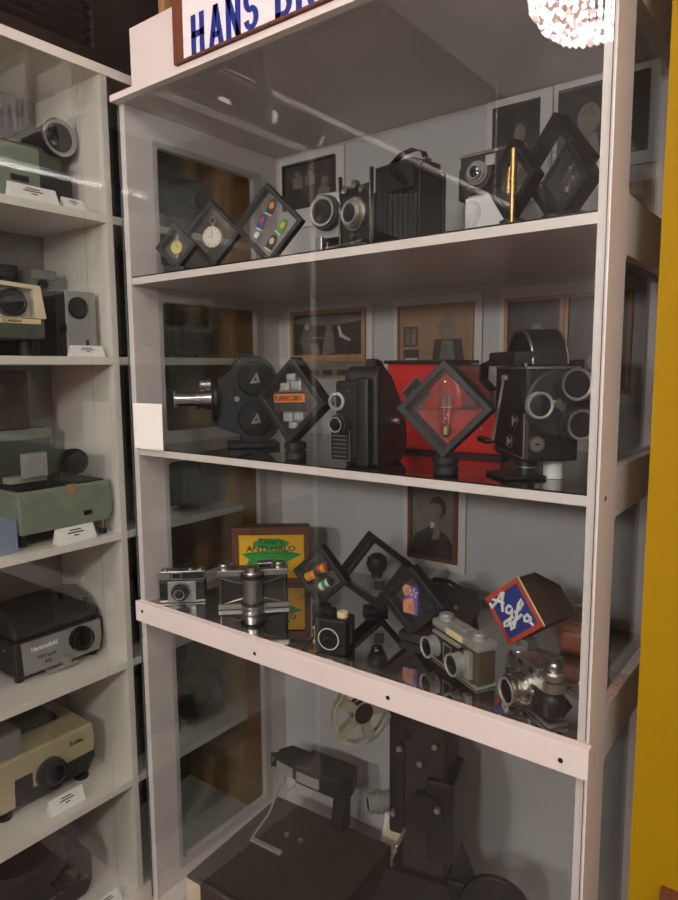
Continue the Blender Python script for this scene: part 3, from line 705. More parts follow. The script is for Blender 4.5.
m = MB('leather'); m.box((.046, -.045, zt - .05), (.06, .0, zt + .012), .003); m.done('viewfinder', k)
# stand
s = T('camera_stand', 'small black round foot under the turret cine camera', 'stand', (BX[0] - .018, BX[1] - .01, Z2), 48)
m = MB('plastic'); m.box((-.05, -.035, 0), (.025, .045, .006), .002); m.done('base_plate', s)
m = MB('plastic', 'silver'); m.cyl((0, -.01, .006), (0, -.01, .018), .015); m.cyl((0, -.01, .021), (0, -.01, .0335), .018); m.use(1); m.cyl((0, -.01, .018), (0, -.01, .021), .0155); m.done('neck', s)
s = T('white_prop', 'short white cylinder propping the turret cine camera beside its foot', 'prop', (BX[0] + .028, BX[1] + .008, Z2))
m = MB('white_p'); m.cyl((0, 0, 0), (0, 0, .0335), .017); m.done('cylinder', s)

# ================================================================== level 3
# ---- 35mm camera with silver front plate
k = T('viewfinder_camera', 'small grey viewfinder camera with a square silver lens plate', 'camera', (-1.03, .066, Z3), 42)
m = MB('leather'); m.box((-.058, -.014, .006), (.058, .016, .058), .006, seg=3); m.done('body', k)
m = MB('silver'); m.box((-.057, -.0145, .058), (.057, .0165, .082), .003); m.box((-.057, -.0145, 0), (.057, .0165, .006), .002); m.done('top_plate', k)
m = MB('black'); m.box((-.03, -.0155, .062), (.055, -.014, .078)); f = m.done('finder_strip', k)
m = MB('lens'); m.box((-.024, -.0162, .064), (-.002, -.0154, .076)); m.done('finder_window', f)
m = MB('silver'); m.ringp([(-.027, .062), (.0, .062), (.0, .078), (-.027, .078)], [(-.024, .064), (-.002, .064), (-.002, .076), (-.024, .076)], (0, -.0165, 0), (1, 0, 0), (0, 0, 1), (0, .001, 0)); m.done('window_rim', f)
m = MB('dullsilver'); m.box((-.036, -.018, .004), (.034, -.0135, .056), .002); m.done('lens_plate', k)
lens(k, (-.004, -.018, .03), (0, -1, 0), [(.024, .004), (.022, .008), (.017, .007), (.013, .006)], 'darkgrey')
m = MB('silver'); m.lathe([(.021, 0), (.0245, 0), (.0245, .0015), (.021, .0015)], (-.004, -.022, .03), (0, -1, 0)); m.cyl((.028, -.018, .012), (.028, -.0205, .012), .004)
for x in (-.042, .02, .044): m.cyl((x, 0, .082), (x, 0, .087), .008 if x > .03 else .006)
m.done('trim', k)

# ---- camera with central chrome cylinder and wing panels
k = T('chrome_cylinder_camera', 'chrome and black camera with a tall central cylinder and two pinched side panels', 'camera', (-.856, .14, Z3), 44)
m = MB('leather'); m.box((-.082, -.012, .012), (.086, .03, .082), .006); m.done('body', k)
m = MB('silver'); m.box((-.084, -.014, 0), (.088, .032, .012), .002); m.box((-.084, -.014, .082), (.088, .032, .098), .003); m.done('plates', k)
m = MB('black')
for s in (-1, 1): m.prism([(s * .078, .014), (s * .078, .08), (s * .05, .072), (s * .024, .066), (s * .024, .026), (s * .05, .02)], (0, -.0125, 0), (1, 0, 0), (0, 0, 1), (0, -.002, 0))
pn = m.done('wing_panels', k)
m = MB('silver')
for s in (-1, 1):
    pt = [(s * .022, .064), (s * .05, .071), (s * .078, .08), (s * .078, .014), (s * .05, .021), (s * .022, .028)]
    m.tube([(x, -.0155, z) for x, z in pt], .0013, 6, closed=False)
m.done('panel_outline', pn)
m = MB('silver'); m.lathe([(0, 0), (.025, 0), (.027, .003), (.027, .012), (.024, .014), (.024, .078), (.027, .08), (.027, .098), (.022, .1), (.021, .103), (.014, .104), (.013, .114), (0, .115)], (0, -.042, 0)); cy = m.done('cylinder', k)
m = MB('black')
for z in (.022, .088): m.lathe([(.0245, 0), (.0285, 0), (.0285, .009), (.0245, .009)], (0, -.042, z))
m.done('grip_bands', cy)
m = MB('silver')
for x in (-.068, .066): m.lathe([(0, .012), (.013, .012), (.015, .009), (.015, 0)], (x, .01, .098))
m.box((.012, -.004, .098), (.05, .02, .112), .003); m.done('top_knobs', k)
m = MB('black'); m.box((.016, -.0045, .1), (.046, -.0035, .109)); m.done('finder_window', k)

# ---- wooden framed box with yellow and green label
k = T('wooden_box', 'brown wooden box with a yellow and green printed panel, behind the chrome camera', 'box', (-.955, .315, Z3), 38); k.scale = (1, 1, .93)
m = MB('frame_brown'); m.ringp([(-.105, 0), (.105, 0), (.105, .168), (-.105, .168)], [(-.09, .014), (.09, .014), (.09, .146), (-.09, .146)], (0, -.02, 0), (1, 0, 0), (0, 0, 1), (0, .04, 0)); m.done('frame', k)
m = MB('frame_brown'); m.box((-.1, .016, .002), (.1, .05, .163), .001); m.done('back_box', k)
m = MB('yellow', 'green', 'dkgreen', 'ink'); m.box((-.0905, -.014, .013), (.0905, .016, .1465), 0); m.use(1)
yy = -.0143
m.flat([(-.082, yy, .088), (-.03, yy, .097), (.04, yy, .097), (.086, yy, .086), (.04, yy, .062), (-.05, yy, .064)]); m.disc((0, yy, .118), (1, 0, 0), (0, 0, 1), .05, .016)
m.flat([(-.088, yy, .02), (.02, yy, .02), (.05, yy, .06), (-.06, yy, .07)]); m.use(2)
m.text("Teller's", .024, (0, -.0147, .117), (1, 0, 0), (0, 0, 1), .0002, .95, .0006, 'CENTER'); m.box((-.07, -.0148, .0875), (.07, -.0144, .0895)); m.use(3)
m.text('ANTI-HALO', .0225, (0, -.0149, .096), (1, 0, 0), (0, 0, 1), .0002, 1.12, .0004, 'CENTER'); m.done('printed_panel', k, 'yellow panel with green lettering')

# ---- frames
DA, DB, DC = (-.672, .183, -.453), (-.592, .289, -.456), (-.432, .2, -.468)
diamond('black diamond frame holding three film rolls, lower shelf', DA, 8, .148, Z3, roll=-3, depth=.026, bar=.0115)
diamond('large black diamond frame holding a dark headed flash bulb, lower shelf', DB, 48, .19, Z3, roll=6, depth=.056, bar=.013)
diamond('dark diamond frame holding a violet and pink film packet, lower shelf', DC, 2, .155, Z3, depth=.03, bar=.016)
def filmroll(label, c, th, off, ry, c1, c2, l=.03, r=.0102):
    f = T('film_roll', label, 'film'); put(f, c, th, off, 0, ry)
    m = MB(c1); m.cyl((0, 0, -l / 2), (0, 0, l / 2), r); m.done('canister', f)
    m = MB(c2); m.cyl((0, 0, -l * .18), (0, 0, l * .18), r * 1.02); m.done('label_band', f)
    m = MB('black'); m.lathe([(0, l / 2 + .003), (r * .95, l / 2 + .003), (r * 1.05, l / 2 + .001), (r * 1.05, l / 2 - .002)]); m.cyl((0, 0, l / 2), (0, 0, l / 2 + .008), r * .4); m.done('end_cap', f)
filmroll('red film roll at the upper right of the film diamond frame', DA, 8, (.006, 0, .018), 70, 'red', 'yellow')
filmroll('yellow film roll at the left of the film diamond frame', DA, 8, (-.027, 0, -.004), 62, 'yellow', 'orange')
filmroll('green and white film roll at the bottom of the film diamond frame', DA, 8, (.011, 0, -.020), 55, 'white_p', 'green')
b = T('flash_bulb', 'flash bulb with a dark round head and clear neck inside the large diamond frame', 'bulb'); put(b, DB, 52, (.004, 0, .0))
m = MB('black'); m.lathe([(.012, -.012), (.022, .0), (.026, .014), (.022, .03), (.012, .038), (0, .040)], (0, 0, .005)); m.done('head', b)
m = MB('bulb'); m.lathe([(.012, -.006), (.014, -.022), (.018, -.036), (.016, -.05), (0, -.052)], (0, 0, .0)); m.done('glass_neck', b)
m = MB('chrome'); m.box((-.006, -.008, -.045), (.016, .006, -.022), .001); m.lathe([(.012, 0), (.0145, .0), (.0145, .006), (.012, .006)], (0, 0, -.012)); m.done('reflector', b)
p = T('film_packet', 'upright violet and pink film packet inside a dark diamond frame', 'packet'); put(p, DC, 2, (-.002, -.002, .002))
m = MB('purple', 'pink', 'white_p'); m.box((-.017, -.010, -.031), (.017, .004, .031), .001); m.use(1); m.flat([(-.0175, -.0103, -.028), (.012, -.0103, -.028), (.006, -.0103, .008), (-.0175, -.0103, -.002)]); m.disc((-.008, -.0104, .022), (1, 0, 0), (0, 0, 1), .011, .012); m.use(2)
for i in range(5): a = i * 1.256; m.flat([(.008, -.0105, .018), (.008 + .011 * math.cos(a), -.0105, .018 + .011 * math.sin(a)), (.008 + .011 * math.cos(a + .35), -.0105, .018 + .011 * math.sin(a + .35))])
m.done('carton', p)

# ---- small black box camera
k = T('box_camera', 'tiny black box camera with a cream knob and white lens ring', 'camera', (-.538, .058, Z3), 14)
m = MB('leather'); m.box((-.036, -.026, 0), (.036, .026, .074), .005, seg=3); m.done('body', k)
m = MB('tan'); m.lathe([(0, .011), (.01, .011), (.0115, .009), (.0115, 0)], (.018, 0, .074)); m.done('winding_knob', k, 'cream winding knob')
m = MB('black'); m.box((-.028, -.012, .074), (.0, .012, .088), .002); m.done('finder', k)
m = MB('white_p'); m.lathe([(.0215, 0), (.0232, 0), (.0232, .001), (.0215, .001)], (-.003, -.026, .032), (0, -1, 0), 36); m.done('ring', k, 'white ring round the lens')
lens(k, (-.003, -.026, .032), (0, -1, 0), [(.02, .003), (.008, .003)], 'black')
m = MB('silver'); m.box((.006, -.0285, .046), (.012, -.0265, .052)); m.box((.035, -.004, .02), (.0375, .004, .06)); m.done('lever', k)
f = T('film_spool', 'small yellow film spool beside the tiny black box camera', 'spool', (-.592, .07, Z3), 20)
m = MB('yellow'); m.cyl((0, 0, .002), (0, 0, .03), .009); m.done('roll', f)
m = MB('tan'); m.cyl((0, 0, 0), (0, 0, .002), .012); m.cyl((0, 0, .03), (0, 0, .032), .012); m.done('flanges', f)

# ---- black leather bag
k = T('leather_camera_bag', 'crumpled black leather bag behind the violet film packet, below the portrait', 'bag', (-.42, .345, Z3), 22); k.scale = (.86, .86, .86)
m = MB('leather'); m.box((-.07, -.045, .002), (.075, .045, .085), .014, seg=3); bm_ = m.bm
bmesh.ops.subdivide_edges(bm_, edges=bm_.edges[:], cuts=3, use_grid_fill=True)
rnd = random.Random(3)
for v in bm_.verts:
    n_ = math.sin(v.co.x * 90 + 1) * math.cos(v.co.y * 80) * .004 + math.sin(v.co.z * 110 + v.co.x * 40) * .003
    if v.co.z > .02: v.co += Vector((n_, n_ * .7, n_ + (.022 * max(0, -v.co.x / .07) if v.co.z > .06 else 0)))
m.done('body', k)
m = MB('leather'); m.prism([(-.078, .06), (.07, .035), (.086, .06), (.076, .095), (-.02, .118), (-.07, .112)], (0, -.058, 0), (1, 0, 0), (0, 0, 1), (0, .012, 0)); m.done('flap', k)
m = MB('leather'); m.strap([(-.07, -.03, .1), (-.04, -.05, .128), (.0, -.04, .122), (.05, -.05, .098), (.085, -.03, .06)], .014, .003, (0, 1, .3)); m.done('strap', k)
m = MB('silver'); m.cyl((.02, -.0585, .06), (.02, -.062, .06), .005); m.done('stud', k)

# ---- stereo camera
k = T('stereo_camera', 'brown stereo camera with two chrome ringed lenses and a pale top plate', 'camera', (-.276, .122, Z3), -29)
m = MB('brown'); m.box((-.076, -.02, .005), (.076, .022, .07), .006, seg=3); m.done('body', k, 'brown body')
m = MB('dullsilver'); m.box((-.078, -.022, .07), (.078, .024, .086), .004); m.box((-.076, -.021, 0), (.076, .023, .005), .001); m.done('top_plate', k)
m = MB('tan'); m.box((-.025, -.023, .072), (.03, -.0215, .084)); m.done('stripe', k)
m = MB('dullsilver')
for x in (-.058, .052): m.lathe([(0, .012), (.01, .012), (.012, .009), (.015, .009), (.015, 0)], (x, 0, .086))
m.box((-.02, -.008, .086), (.012, .012, .09), .001); m.done('knobs', k)
m = MB('black'); m.box((-.06, -.03, .012), (.046, -.02, .064), .003); m.done('front_panel', k)
for x in (-.052, .036): lens(k, (x, -.03, .038), (0, -1, 0), [(.0215, .004), (.0195, .012), (.0215, .004)], 'dullsilver')
m = MB('dullsilver'); m.ringp([(-.022, .018), (.006, .018), (.006, .056), (-.022, .056)], [(-.02, .02), (.004, .02), (.004, .054), (-.02, .054)], (0, -.0305, 0), (1, 0, 0), (0, 0, 1), (0, .001, 0)); m.box((-.06, -.032, .064), (.03, -.024, .069), .001); m.box((.044, -.03, .014), (.062, -.0195, .066), .002); m.done('finder_frame', k)

# ---- silver rangefinder
k = T('rangefinder_camera', 'silver rangefinder camera with a large chrome lens, nearest the front rail of the lower shelf', 'camera', (-.112, .069, Z3), -37); k.scale = (1.14, 1.14, 1.14)
m = MB('leather'); m.box((-.06, -.016, .006), (.06, .018, .05), .0155, seg=4); m.done('body', k)
m = MB('silver'); m.box((-.062, -.018, .05), (.062, .02, .068), .0165, seg=4); m.box((-.03, -.018, .062), (.03, .02, .078), .004); m.box((-.06, -.016, 0), (.06, .018, .007), .003); m.done('top_plate', k)
m = MB('silver'); m.lathe([(0, .012), (.013, .012), (.0155, .009), (.0155, 0)], (.045, 0, .068)); m.lathe([(0, .016), (.006, .016), (.008, .013), (.008, 0)], (.045, 0, .076)); m.lathe([(0, .006), (.011, .006), (.012, .004), (.012, 0)], (-.047, 0, .068)); m.box((-.015, -.006, .078), (.012, .01, .081)); m.done('knobs', k)
m = MB('black'); m.box((-.02, -.0185, .066), (-.006, -.0175, .074)); m.box((.01, -.0185, .066), (.02, -.0175, .074)); m.done('finder_windows', k)
lens(k, (-.004, -.016, .032), (0, -1, 0), [(.029, .005), (.026, .006), (.028, .006), (.024, .01), (.021, .004)], 'chrome')
m = MB('silver')
for a in (20, 150, 270): m.lathe([(0, .004), (.004, .004), (.005, .002), (.005, 0)], (-.004 + .03 * math.cos(R(a)), -.02, .032 + .026 * math.sin(R(a))), (0, -1, 0), 12)
m.box((.048, -.0172, .016), (.056, -.0155, .034)); m.done('controls', k)

# ---- tilted advertising light
A0 = (-.205, .2, -.443)
k = T('advertising_lamp', 'diamond shaped red and blue advertising lamp on a grey foot', 'lamp', (A0[0], A0[1], Z3), -16)
zc = A0[2] - Z3; rr = R(-6); q = .071
def dq(q, r0=rr): return [(q * math.cos(r0 + i * math.pi / 2), q * math.sin(r0 + i * math.pi / 2)) for i in range(4)]
m = MB('redprint'); m.ringp(dq(q), dq(q * .82), (0, -.006, zc), (1, 0, 0), (0, 0, 1), (0, .006, 0)); m.done('red_border', k)
m = MB('blue'); m.prism(dq(q * .83), (0, -.005, zc), (1, 0, 0), (0, 0, 1), (0, .005, 0)); fp = m.done('blue_panel', k)
m = MB('white_p'); u_ = Vector((math.cos(rr), 0, math.sin(rr))); v_ = Vector((-math.sin(rr), 0, math.cos(rr)))
def scr(pts): m.tube([Vector((0, -.0058, zc)) + u_ * x * 1.18 + v_ * y * 1.25 for x, y in pts], .003, 6)
scr([(-.048, -.004), (-.043, -.010), (-.034, .004), (-.026, .022), (-.023, .024), (-.024, .008), (-.02, -.008)]); scr([(-.043, .004), (-.03, .006), (-.019, .006)])
scr([(-.004, .006), (-.010, .006), (-.014, .0), (-.012, -.006), (-.006, -.006), (-.002, .004), (-.001, -.008), (-.006, -.026), (-.013, -.03), (-.014, -.024), (.002, -.008)])
scr([(.004, .0), (.012, .008), (.017, .02), (.013, .025), (.009, .016), (.008, -.004), (.006, -.024), (.001, -.03), (-.001, -.022), (.012, -.006), (.018, .002)])
scr([(.034, .004), (.028, .006), (.023, .0), (.025, -.006), (.031, -.004), (.036, .004), (.036, -.004), (.042, -.006)]); m.done('script_lettering', fp, 'white script lettering')
m = MB('tan'); m.tube([Vector((0, -.004, zc)) + u_ * x * 1.02 + v_ * y * 1.02 for x, y in (((q * math.cos(i * math.pi / 2)), q * math.sin(i * math.pi / 2)) for i in (1, 0))], .0015, 6); m.done('gilt_edge', k)
m = MB('brown'); f_ = dq(q * .99); b_ = dq(q * .62)
a_ = [m.bm.verts.new((x, .0005, zc + z)) for x, z in f_]; c_ = [m.bm.verts.new((x, .05, zc + z)) for x, z in f_]; d_ = [m.bm.verts.new((x + .012, .12, zc + z - .012)) for x, z in b_]
m.bm.faces.new(a_); m.bm.faces.new(d_[::-1])
for P, Q in ((a_, c_), (c_, d_)):
    for i in range(4): m.bm.faces.new((P[i], P[(i + 1) % 4], Q[(i + 1) % 4], Q[i]))
m.done('housing', k, smooth=False)
m = MB('midgrey'); m.prism([(.0, .022), (.034, .022), (.028, .06), (.004, .06)], (0, .004, 0), (1, 0, 0), (0, 0, 1), (0, .03, 0)); m.done('neck', k)
m = MB('midgrey'); m.box((-.012, -.012, 0), (.062, .075, .022), .002); b = m.done('foot', k)
m = MB('black'); m.cyl((.05, -.0125, .011), (.05, -.0118, .011), .0025, n=10); m.done('screw', b)
# ---- tan leather case and glass dish
k = T('leather_case', 'tan leather camera case behind the right post on the lower shelf', 'case', (-.115, .35, Z3), 10)
m = MB('brownleather'); m.box((-.05, -.035, 0), (.05, .035, .06), .02, seg=4); m.done('body', k)
m = MB('brownleather'); m.box((-.052, -.037, .045), (.052, .037, .07), .016, seg=4); m.done('lid', k)
m = MB('silver'); m.cyl((0, -.037, .05), (0, -.04, .05), .005); m.done('snap', k)
k = T('glass_dome', 'small clear glass dome on top of the tan leather case', 'dome', (-.115, .35, Z3 + .0705), 0)
m = MB('bulb'); m.lathe([(.034, 0), (.034, .006), (.03, .018), (.018, .027), (0, .03)]); m.done('shell', k)
m = MB('midgrey'); m.lathe([(.036, 0), (.036, .003), (.033, .003), (.033, 0), (.036, 0)]); m.done('ring', k)
# ================================================================== bottom level
# ---- viewer / editor machine
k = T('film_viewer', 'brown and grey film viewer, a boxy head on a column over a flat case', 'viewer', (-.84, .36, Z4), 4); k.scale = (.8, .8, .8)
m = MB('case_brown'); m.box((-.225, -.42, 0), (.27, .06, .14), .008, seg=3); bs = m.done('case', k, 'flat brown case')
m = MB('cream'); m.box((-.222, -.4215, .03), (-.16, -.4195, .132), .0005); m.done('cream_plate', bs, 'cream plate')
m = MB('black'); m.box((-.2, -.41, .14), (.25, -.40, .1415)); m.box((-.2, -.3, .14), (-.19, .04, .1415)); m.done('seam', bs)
m = MB('darkgrey'); m.prism([(-.02, .14), (.03, .14), (.035, .34), (.0, .34)], (.065, .02, 0), (1, 0, 0), (0, 0, 1), (0, .05, 0)); m.done('column', k)
hz = .31
m = MB('darkgrey'); m.prism([(-.06, -.05), (.13, -.05), (.15, 0), (.13, .065), (-.06, .065)], (0, 0, hz), (1, 0, 0), (0, 1, 0), (0, 0, .07)); h = m.done('head', k)
bv = h.modifiers.new('bev', 'BEVEL'); bv.width = .005; bv.segments = 2
m = MB('darkgrey'); m.prism([(-.16, -.03), (-.055, -.045), (-.055, .06), (-.15, .06), (-.175, .015)], (0, 0, hz + .008), (1, 0, 0), (0, 1, 0), (0, 0, .05)); m.done('lens_housing', k)
m = MB('dullsilver'); m.box((-.05, -.053, hz + .012), (.045, -.049, hz + .048)); m.prism([(-.15, -.034), (-.07, -.046), (-.07, -.049), (-.15, -.037)], (0, 0, hz + .014), (1, 0, 0), (0, 1, 0), (0, 0, .034)); m.done('front_plates', k, 'silver front plates')
m = MB('darkgrey'); m.cyl((-.165, .0, hz + .03), (-.19, -.02, hz + .03), .024); m.done('lens_tube', k)
m = MB('dullsilver'); m.box((-.15, -.19, .1405), (-.02, -.175, .15), .001); m.tube([(-.15, -.18, .148), (-.17, -.06, .16), (-.16, -.03, .22), (-.12, -.03, .3)], .004, 8); m.tube([(-.12, -.04, .29), (-.09, -.05, .27), (-.06, -.048, .3)], .003, 8); m.done('film_guide', k)
m = MB('silver')
for x in (-.06, 0): m.cyl((x, -.1, .14), (x, -.1, .15), .009)
m.done('knobs', k)
# ---- reel projector
k = T('film_projector', 'tall black film projector with a pale reel on its upper arm', 'projector', (-.455, .28, Z4), 14)
m = MB('black'); m.box((-.11, -.1, 0), (.13, .1, .16), .012, seg=3); m.prism([(-.1, .16), (.12, .16), (.08, .26), (-.06, .26)], (0, -.08, 0), (1, 0, 0), (0, 0, 1), (0, .16, 0)); m.done('base', k)
m = MB('darkgrey'); m.box((-.035, -.06, .2), (.075, .06, .74), .012, seg=3); m.done('body', k)
m = MB('black'); m.box((-.06, -.065, .34), (-.02, .055, .62), .008); m.box((.03, -.075, .3), (.095, .05, .5), .012); m.cyl((.0, -.06, .66), (.0, -.078, .66), .04); m.cyl((.03, -.06, .42), (.03, -.082, .42), .045); m.done('gear_housing', k)
lens(k, (-.058, -.03, .40), (-.8, -.6, 0), [(.022, .03), (.026, .014), (.022, .02)], 'midgrey')
m = MB('silver')
for x, y, z in ((-.03, -.07, .56), (.02, -.078, .54), (.06, -.078, .44), (-.045, -.07, .4), (-.04, -.07, .31), (.05, -.066, .58)): m.cyl((x, y, z), (x, y - .012, z), .0065, n=14)
m.tube([(-.02, -.066, .36), (-.05, -.07, .28), (-.045, -.07, .2)], .004, 6); m.done('rollers', k)
m = MB('black'); m.tube([(-.01, -.05, .58), (-.07, -.055, .66), (-.14, -.05, .745)], .012, 10); arm = m.done('upper_arm', k)
m = MB('film', 'darkgrey'); c = (0, 0, .02); m.X = Matrix.Translation((-.135, -.05, .615)) @ Matrix.Rotation(R(52), 4, 'Z') @ Matrix.Scale(.92, 4)
for y in (-.016, .004):
    ca = Vector((c[0], c[1] + y, c[2] - .02)); rad = .085
    m.lathe([(rad - .009, 0), (rad, 0), (rad, .0025), (rad - .009, .0025), (rad - .009, 0)], ca, (0, -1, 0), 40); m.lathe([(.006, 0), (.03, 0), (.03, .0025), (.006, .0025), (.006, 0)], ca, (0, -1, 0))
    for i in range(5):
        a = i * 2 * math.pi / 5 + .3; m.prism([(-.010, .025), (.010, .025), (.014, rad - .004), (-.014, rad - .004)], ca, (math.cos(a), 0, -math.sin(a)), (math.sin(a), 0, math.cos(a)), (0, -.0025, 0))
m.use(1); m.cyl((c[0], c[1] - .02, c[2] - .02), (c[0], c[1] + .02, c[2] - .02), .026); m.done('reel', k, 'pale plastic film reel with spokes')
m = MB('black'); m.tube([(-.14, -.045, .745), (-.135, -.042, .69), (-.135, -.042, .63)], .007, 8); m.done('reel_bracket', k)
m = MB('black'); m.tube([(.07, -.05, .25), (.13, -.06, .26), (.19, -.06, .26)], .009, 8); m.lathe([(0, .0), (.075, 0), (.078, .004), (.078, .014), (.075, .018), (0, .018)], (.19, -.065, .235), (0, -1, 0), 36); d = m.done('lower_reel', k)
m = MB('silver'); m.cyl((.19, -.083, .235), (.19, -.096, .235), .010, n=16); m.cyl((.16, -.083, .22), (.16, -.09, .22), .006, n=12); m.done('hub', d)
# ---- white frame leaning at the back
k = T('leaning_picture', 'small white framed card leaning on the back panel at the bottom of the cabinet', 'picture', (-.645, .455, Z4), -8)
k.rotation_euler = (R(-14), 0, R(-6))
m = MB('white_p'); m.ringp([(-.055, .004), (.055, .004), (.055, .14), (-.055, .14)], [(-.044, .012), (.044, .012), (.044, .128), (-.044, .128)], (0, 0, 0), (1, 0, 0), (0, 0, 1), (0, .012, 0)); m.done('frame', k)
m = MB('cream'); m.box((-.0445, .004, .0115), (.0445, .009, .1285)); m.done('panel', k)

# ================================================================== left wall cabinet (faces +x)
lc = T('shelving_cabinet', 'low white shelving cabinet with sliding glass, along the left wall', 'cabinet', (LX, 0, FLOOR - LIFT))
DEP = .30
def lbox(m, lo, hi, bev=.0006): return m.box((lo[0] - LX, lo[1], lo[2] - FLOOR), (hi[0] - LX, hi[1], hi[2] - FLOOR), bev)
TOPZ = .737
Y0, YD, Y1 = -.78, -.0185, .41
m = MB('cream_white'); lbox(m, (LX - DEP, Y0, TOPZ - .022), (LX + .002, Y1 + .1, TOPZ)); m.done('top_panel', lc)
for a, b in ((Y0, Y0 + .025), (YD, -.001)):
    m = MB('cream_white'); lbox(m, (LX - DEP, a, FLOOR), (LX, b, TOPZ - .022)); m.done('side_panel', lc)
m = MB('mustard'); lbox(m, (LX - DEP, Y1, FLOOR), (LX, Y1 + .1, TOPZ - .022)); m.done('end_panel', lc, 'mustard brown end panel')
m = MB('bay_back'); lbox(m, (LX - DEP, Y0 + .025, FLOOR), (LX - DEP + .012, YD, TOPZ - .022)); m.done('back_panel', lc)
m = MB('brown'); lbox(m, (LX - DEP, -.001, FLOOR), (LX - DEP + .012, Y1, TOPZ - .022)); m.done('back_panel', lc, 'back panel darkened in colour for the unlit bay')  # second bay is unlit; its shade is put into this brown
for z in LZ.values():
    for a, b in ((Y0 + .0252, YD - .0002), (-.0008, Y1 - .0002)):
        m = MB('cream_white'); lbox(m, (LX - DEP + .0122, a, z - .019), (LX, b, z)); m.done('shelf', lc)
m = MB('cream_white'); lbox(m, (LX - .02, Y0 + .0252, FLOOR), (LX - .001, Y1 - .001, LZ['F'] - .0195)); m.done('plinth', lc)
for (a, b, x) in ((Y0 + .03, -.0788, LX + .0012), (-.082, YD + .02, LX + .0062)):
    m = MB('pane2'); lbox(m, (x, a, LZ['F'] + .003), (x + .003, b, TOPZ - .024), 0); m.done('sliding_pane', lc)
m = MB('pane2'); lbox(m, (LX + .0012, .0, LZ['F'] + .003), (LX + .0042, Y1, TOPZ - .024), 0); m.done('sliding_pane', lc)
LR = 90
def LT(name, label, cat, x, y, lev, group=None, rz=LR, dz=0): return T(name, label, cat, (x, y, LZ[lev] + dz), rz, group)
# in an item turned to +x, local x runs along +y and local -y faces the room
def card(label, x, y, lev, w=.1, h=.034, dz=0):
    c = LT('label_card', label, 'card', x, y, lev, 'white label cards'); c.location.z += dz
    m = MB('white_p'); m.prism([(0, 0), (.028, 0), (.016, h)], (-w / 2, -.014, 0), (0, 1, 0), (0, 0, 1), (w, 0, 0)); p = m.done('card', c)
    m = MB('ink'); n = Vector((0, -h, .016)).normalized(); sl = Vector((0, .016, h))
    for f, ww in ((.72, .3), (.56, .42), (.38, .14)):
        b = Vector((0, -.014, 0)) + sl * f + n * .0004
        m.flat([b + Vector((-w * ww / 2, 0, 0)), b + Vector((w * ww / 2, 0, 0)), b + Vector((w * ww / 2, 0, 0)) + sl * .08, b + Vector((-w * ww / 2, 0, 0)) + sl * .08])
    m.done('print_lines', p); return c
XF = LX - .018
card('white label card at the far left of the top shelf of the wall cabinet', XF, -.19, 'A', .11, .034)
card('white label card beside the round lens projector, top shelf of the wall cabinet', XF - .004, -.092, 'A', .055, .026)
card('white label card in front of the grey movie light on the second shelf', XF, -.078, 'B', .085, .026)
card('white label card in front of the sage green slide projector', LX - .0168, -.135, 'C', .10, .036)
card('white label card in front of the beige projector', XF - .022, -.185, 'E', .09, .034)
card('white label card on the lowest shelf of the wall cabinet', XF, -.10, 'F', .07, .03)

# A: projector with a large round lens
k = LT('lens_projector', 'old projector with a large round black lens, top shelf of the wall cabinet', 'projector', LX - .15, -.145, 'A')
m = MB('black'); m.box((.005, -.05, 0), (.105, .1, .105), .004); m.done('lamp_house', k)
m = MB('pgreen'); m.box((-.18, -.09, .0), (.0, .1, .13), .004); m.done('body', k)
m = MB('black'); m.box((-.07, -.094, .05), (-.03, -.089, .062)); m.done('switch', k)
m = MB('dkpgreen'); m.box((-.05, -.02, .105), (.1, .09, .16), .006); m.done('upper_housing', k)
lens(k, (.075, .06, .182), (0, -1, 0), [(.036, .07), (.038, .03), (.041, .012)], 'darkgrey')
m = MB('chrome'); m.lathe([(.040, 0), (.0435, 0), (.0435, .003), (.040, .003)], (.075, -.053, .182), (0, -1, 0), 40); m.done('lens_ring', k)
# B
k = LT('slide_projector', 'small green and cream slide projector with a black lens and yellow name strip, second shelf', 'projector', LX - .10, -.235, 'B')
m = MB('dkpgreen'); m.box((-.12, -.06, .038), (.07, .08, .085), .006); m.done('lower_body', k)
m = MB('cream'); m.ringp([(-.12, .085), (.073, .085), (.062, .158), (-.12, .168)], [(-.11, .086), (.05, .086), (.045, .15), (-.11, .158)], (0, -.06, 0), (1, 0, 0), (0, 0, 1), (0, .13, 0)); m.done('hood', k)
m = MB('white_in'); m.box((-.11, -.03, .085), (.052, .06, .152), .001); m.done('front_panel', k)
lens(k, (0, -.03, .118), (0, -1, 0), [(.03, .02), (.031, .008), (.027, .002)], 'plastic')
m = MB('tan', 'ink'); m.box((-.118, -.0618, .072), (.058, -.0595, .083)); m.use(1); m.text('CABIN', .0085, (-.03, -.0621, .0743), (1, 0, 0), (0, 0, 1), .0002, 1.7, .0002); m.done('name_strip', k)
m = MB('plastic')
for x in (-.09, .04): m.cyl((x, -.02, 0), (x, -.02, .038), .014)
m.done('feet', k)
k = LT('movie_light', 'flat grey and black device with one round black lens, right end of the second shelf', 'camera', LX - .07, -.076, 'B')
m = MB('dullsilver'); m.box((-.034, -.03, .0), (.042, .0, .155), .002); m.done('front_plate', k)
m = MB('black'); m.box((-.058, -.022, .0), (.04, .06, .153), .003); m.done('body', k)
lens(k, (-.005, -.03, .115), (0, -1, 0), [(.026, .002), (.024, .001)], 'black')
m = MB('black'); m.box((-.05, -.026, .058), (-.033, -.02, .074)); m.done('latch', k)
m = MB('ink'); m.box((.012, -.0306, .012), (.02, -.0298, .04)); m.done('print', k)
k = LT('black_case', 'wide black device case at the back of the second shelf', 'case', LX - .225, -.27, 'B')
m = MB('leather'); m.box((-.16, -.03, 0), (.13, .05, .215), .006); m.done('body', k)
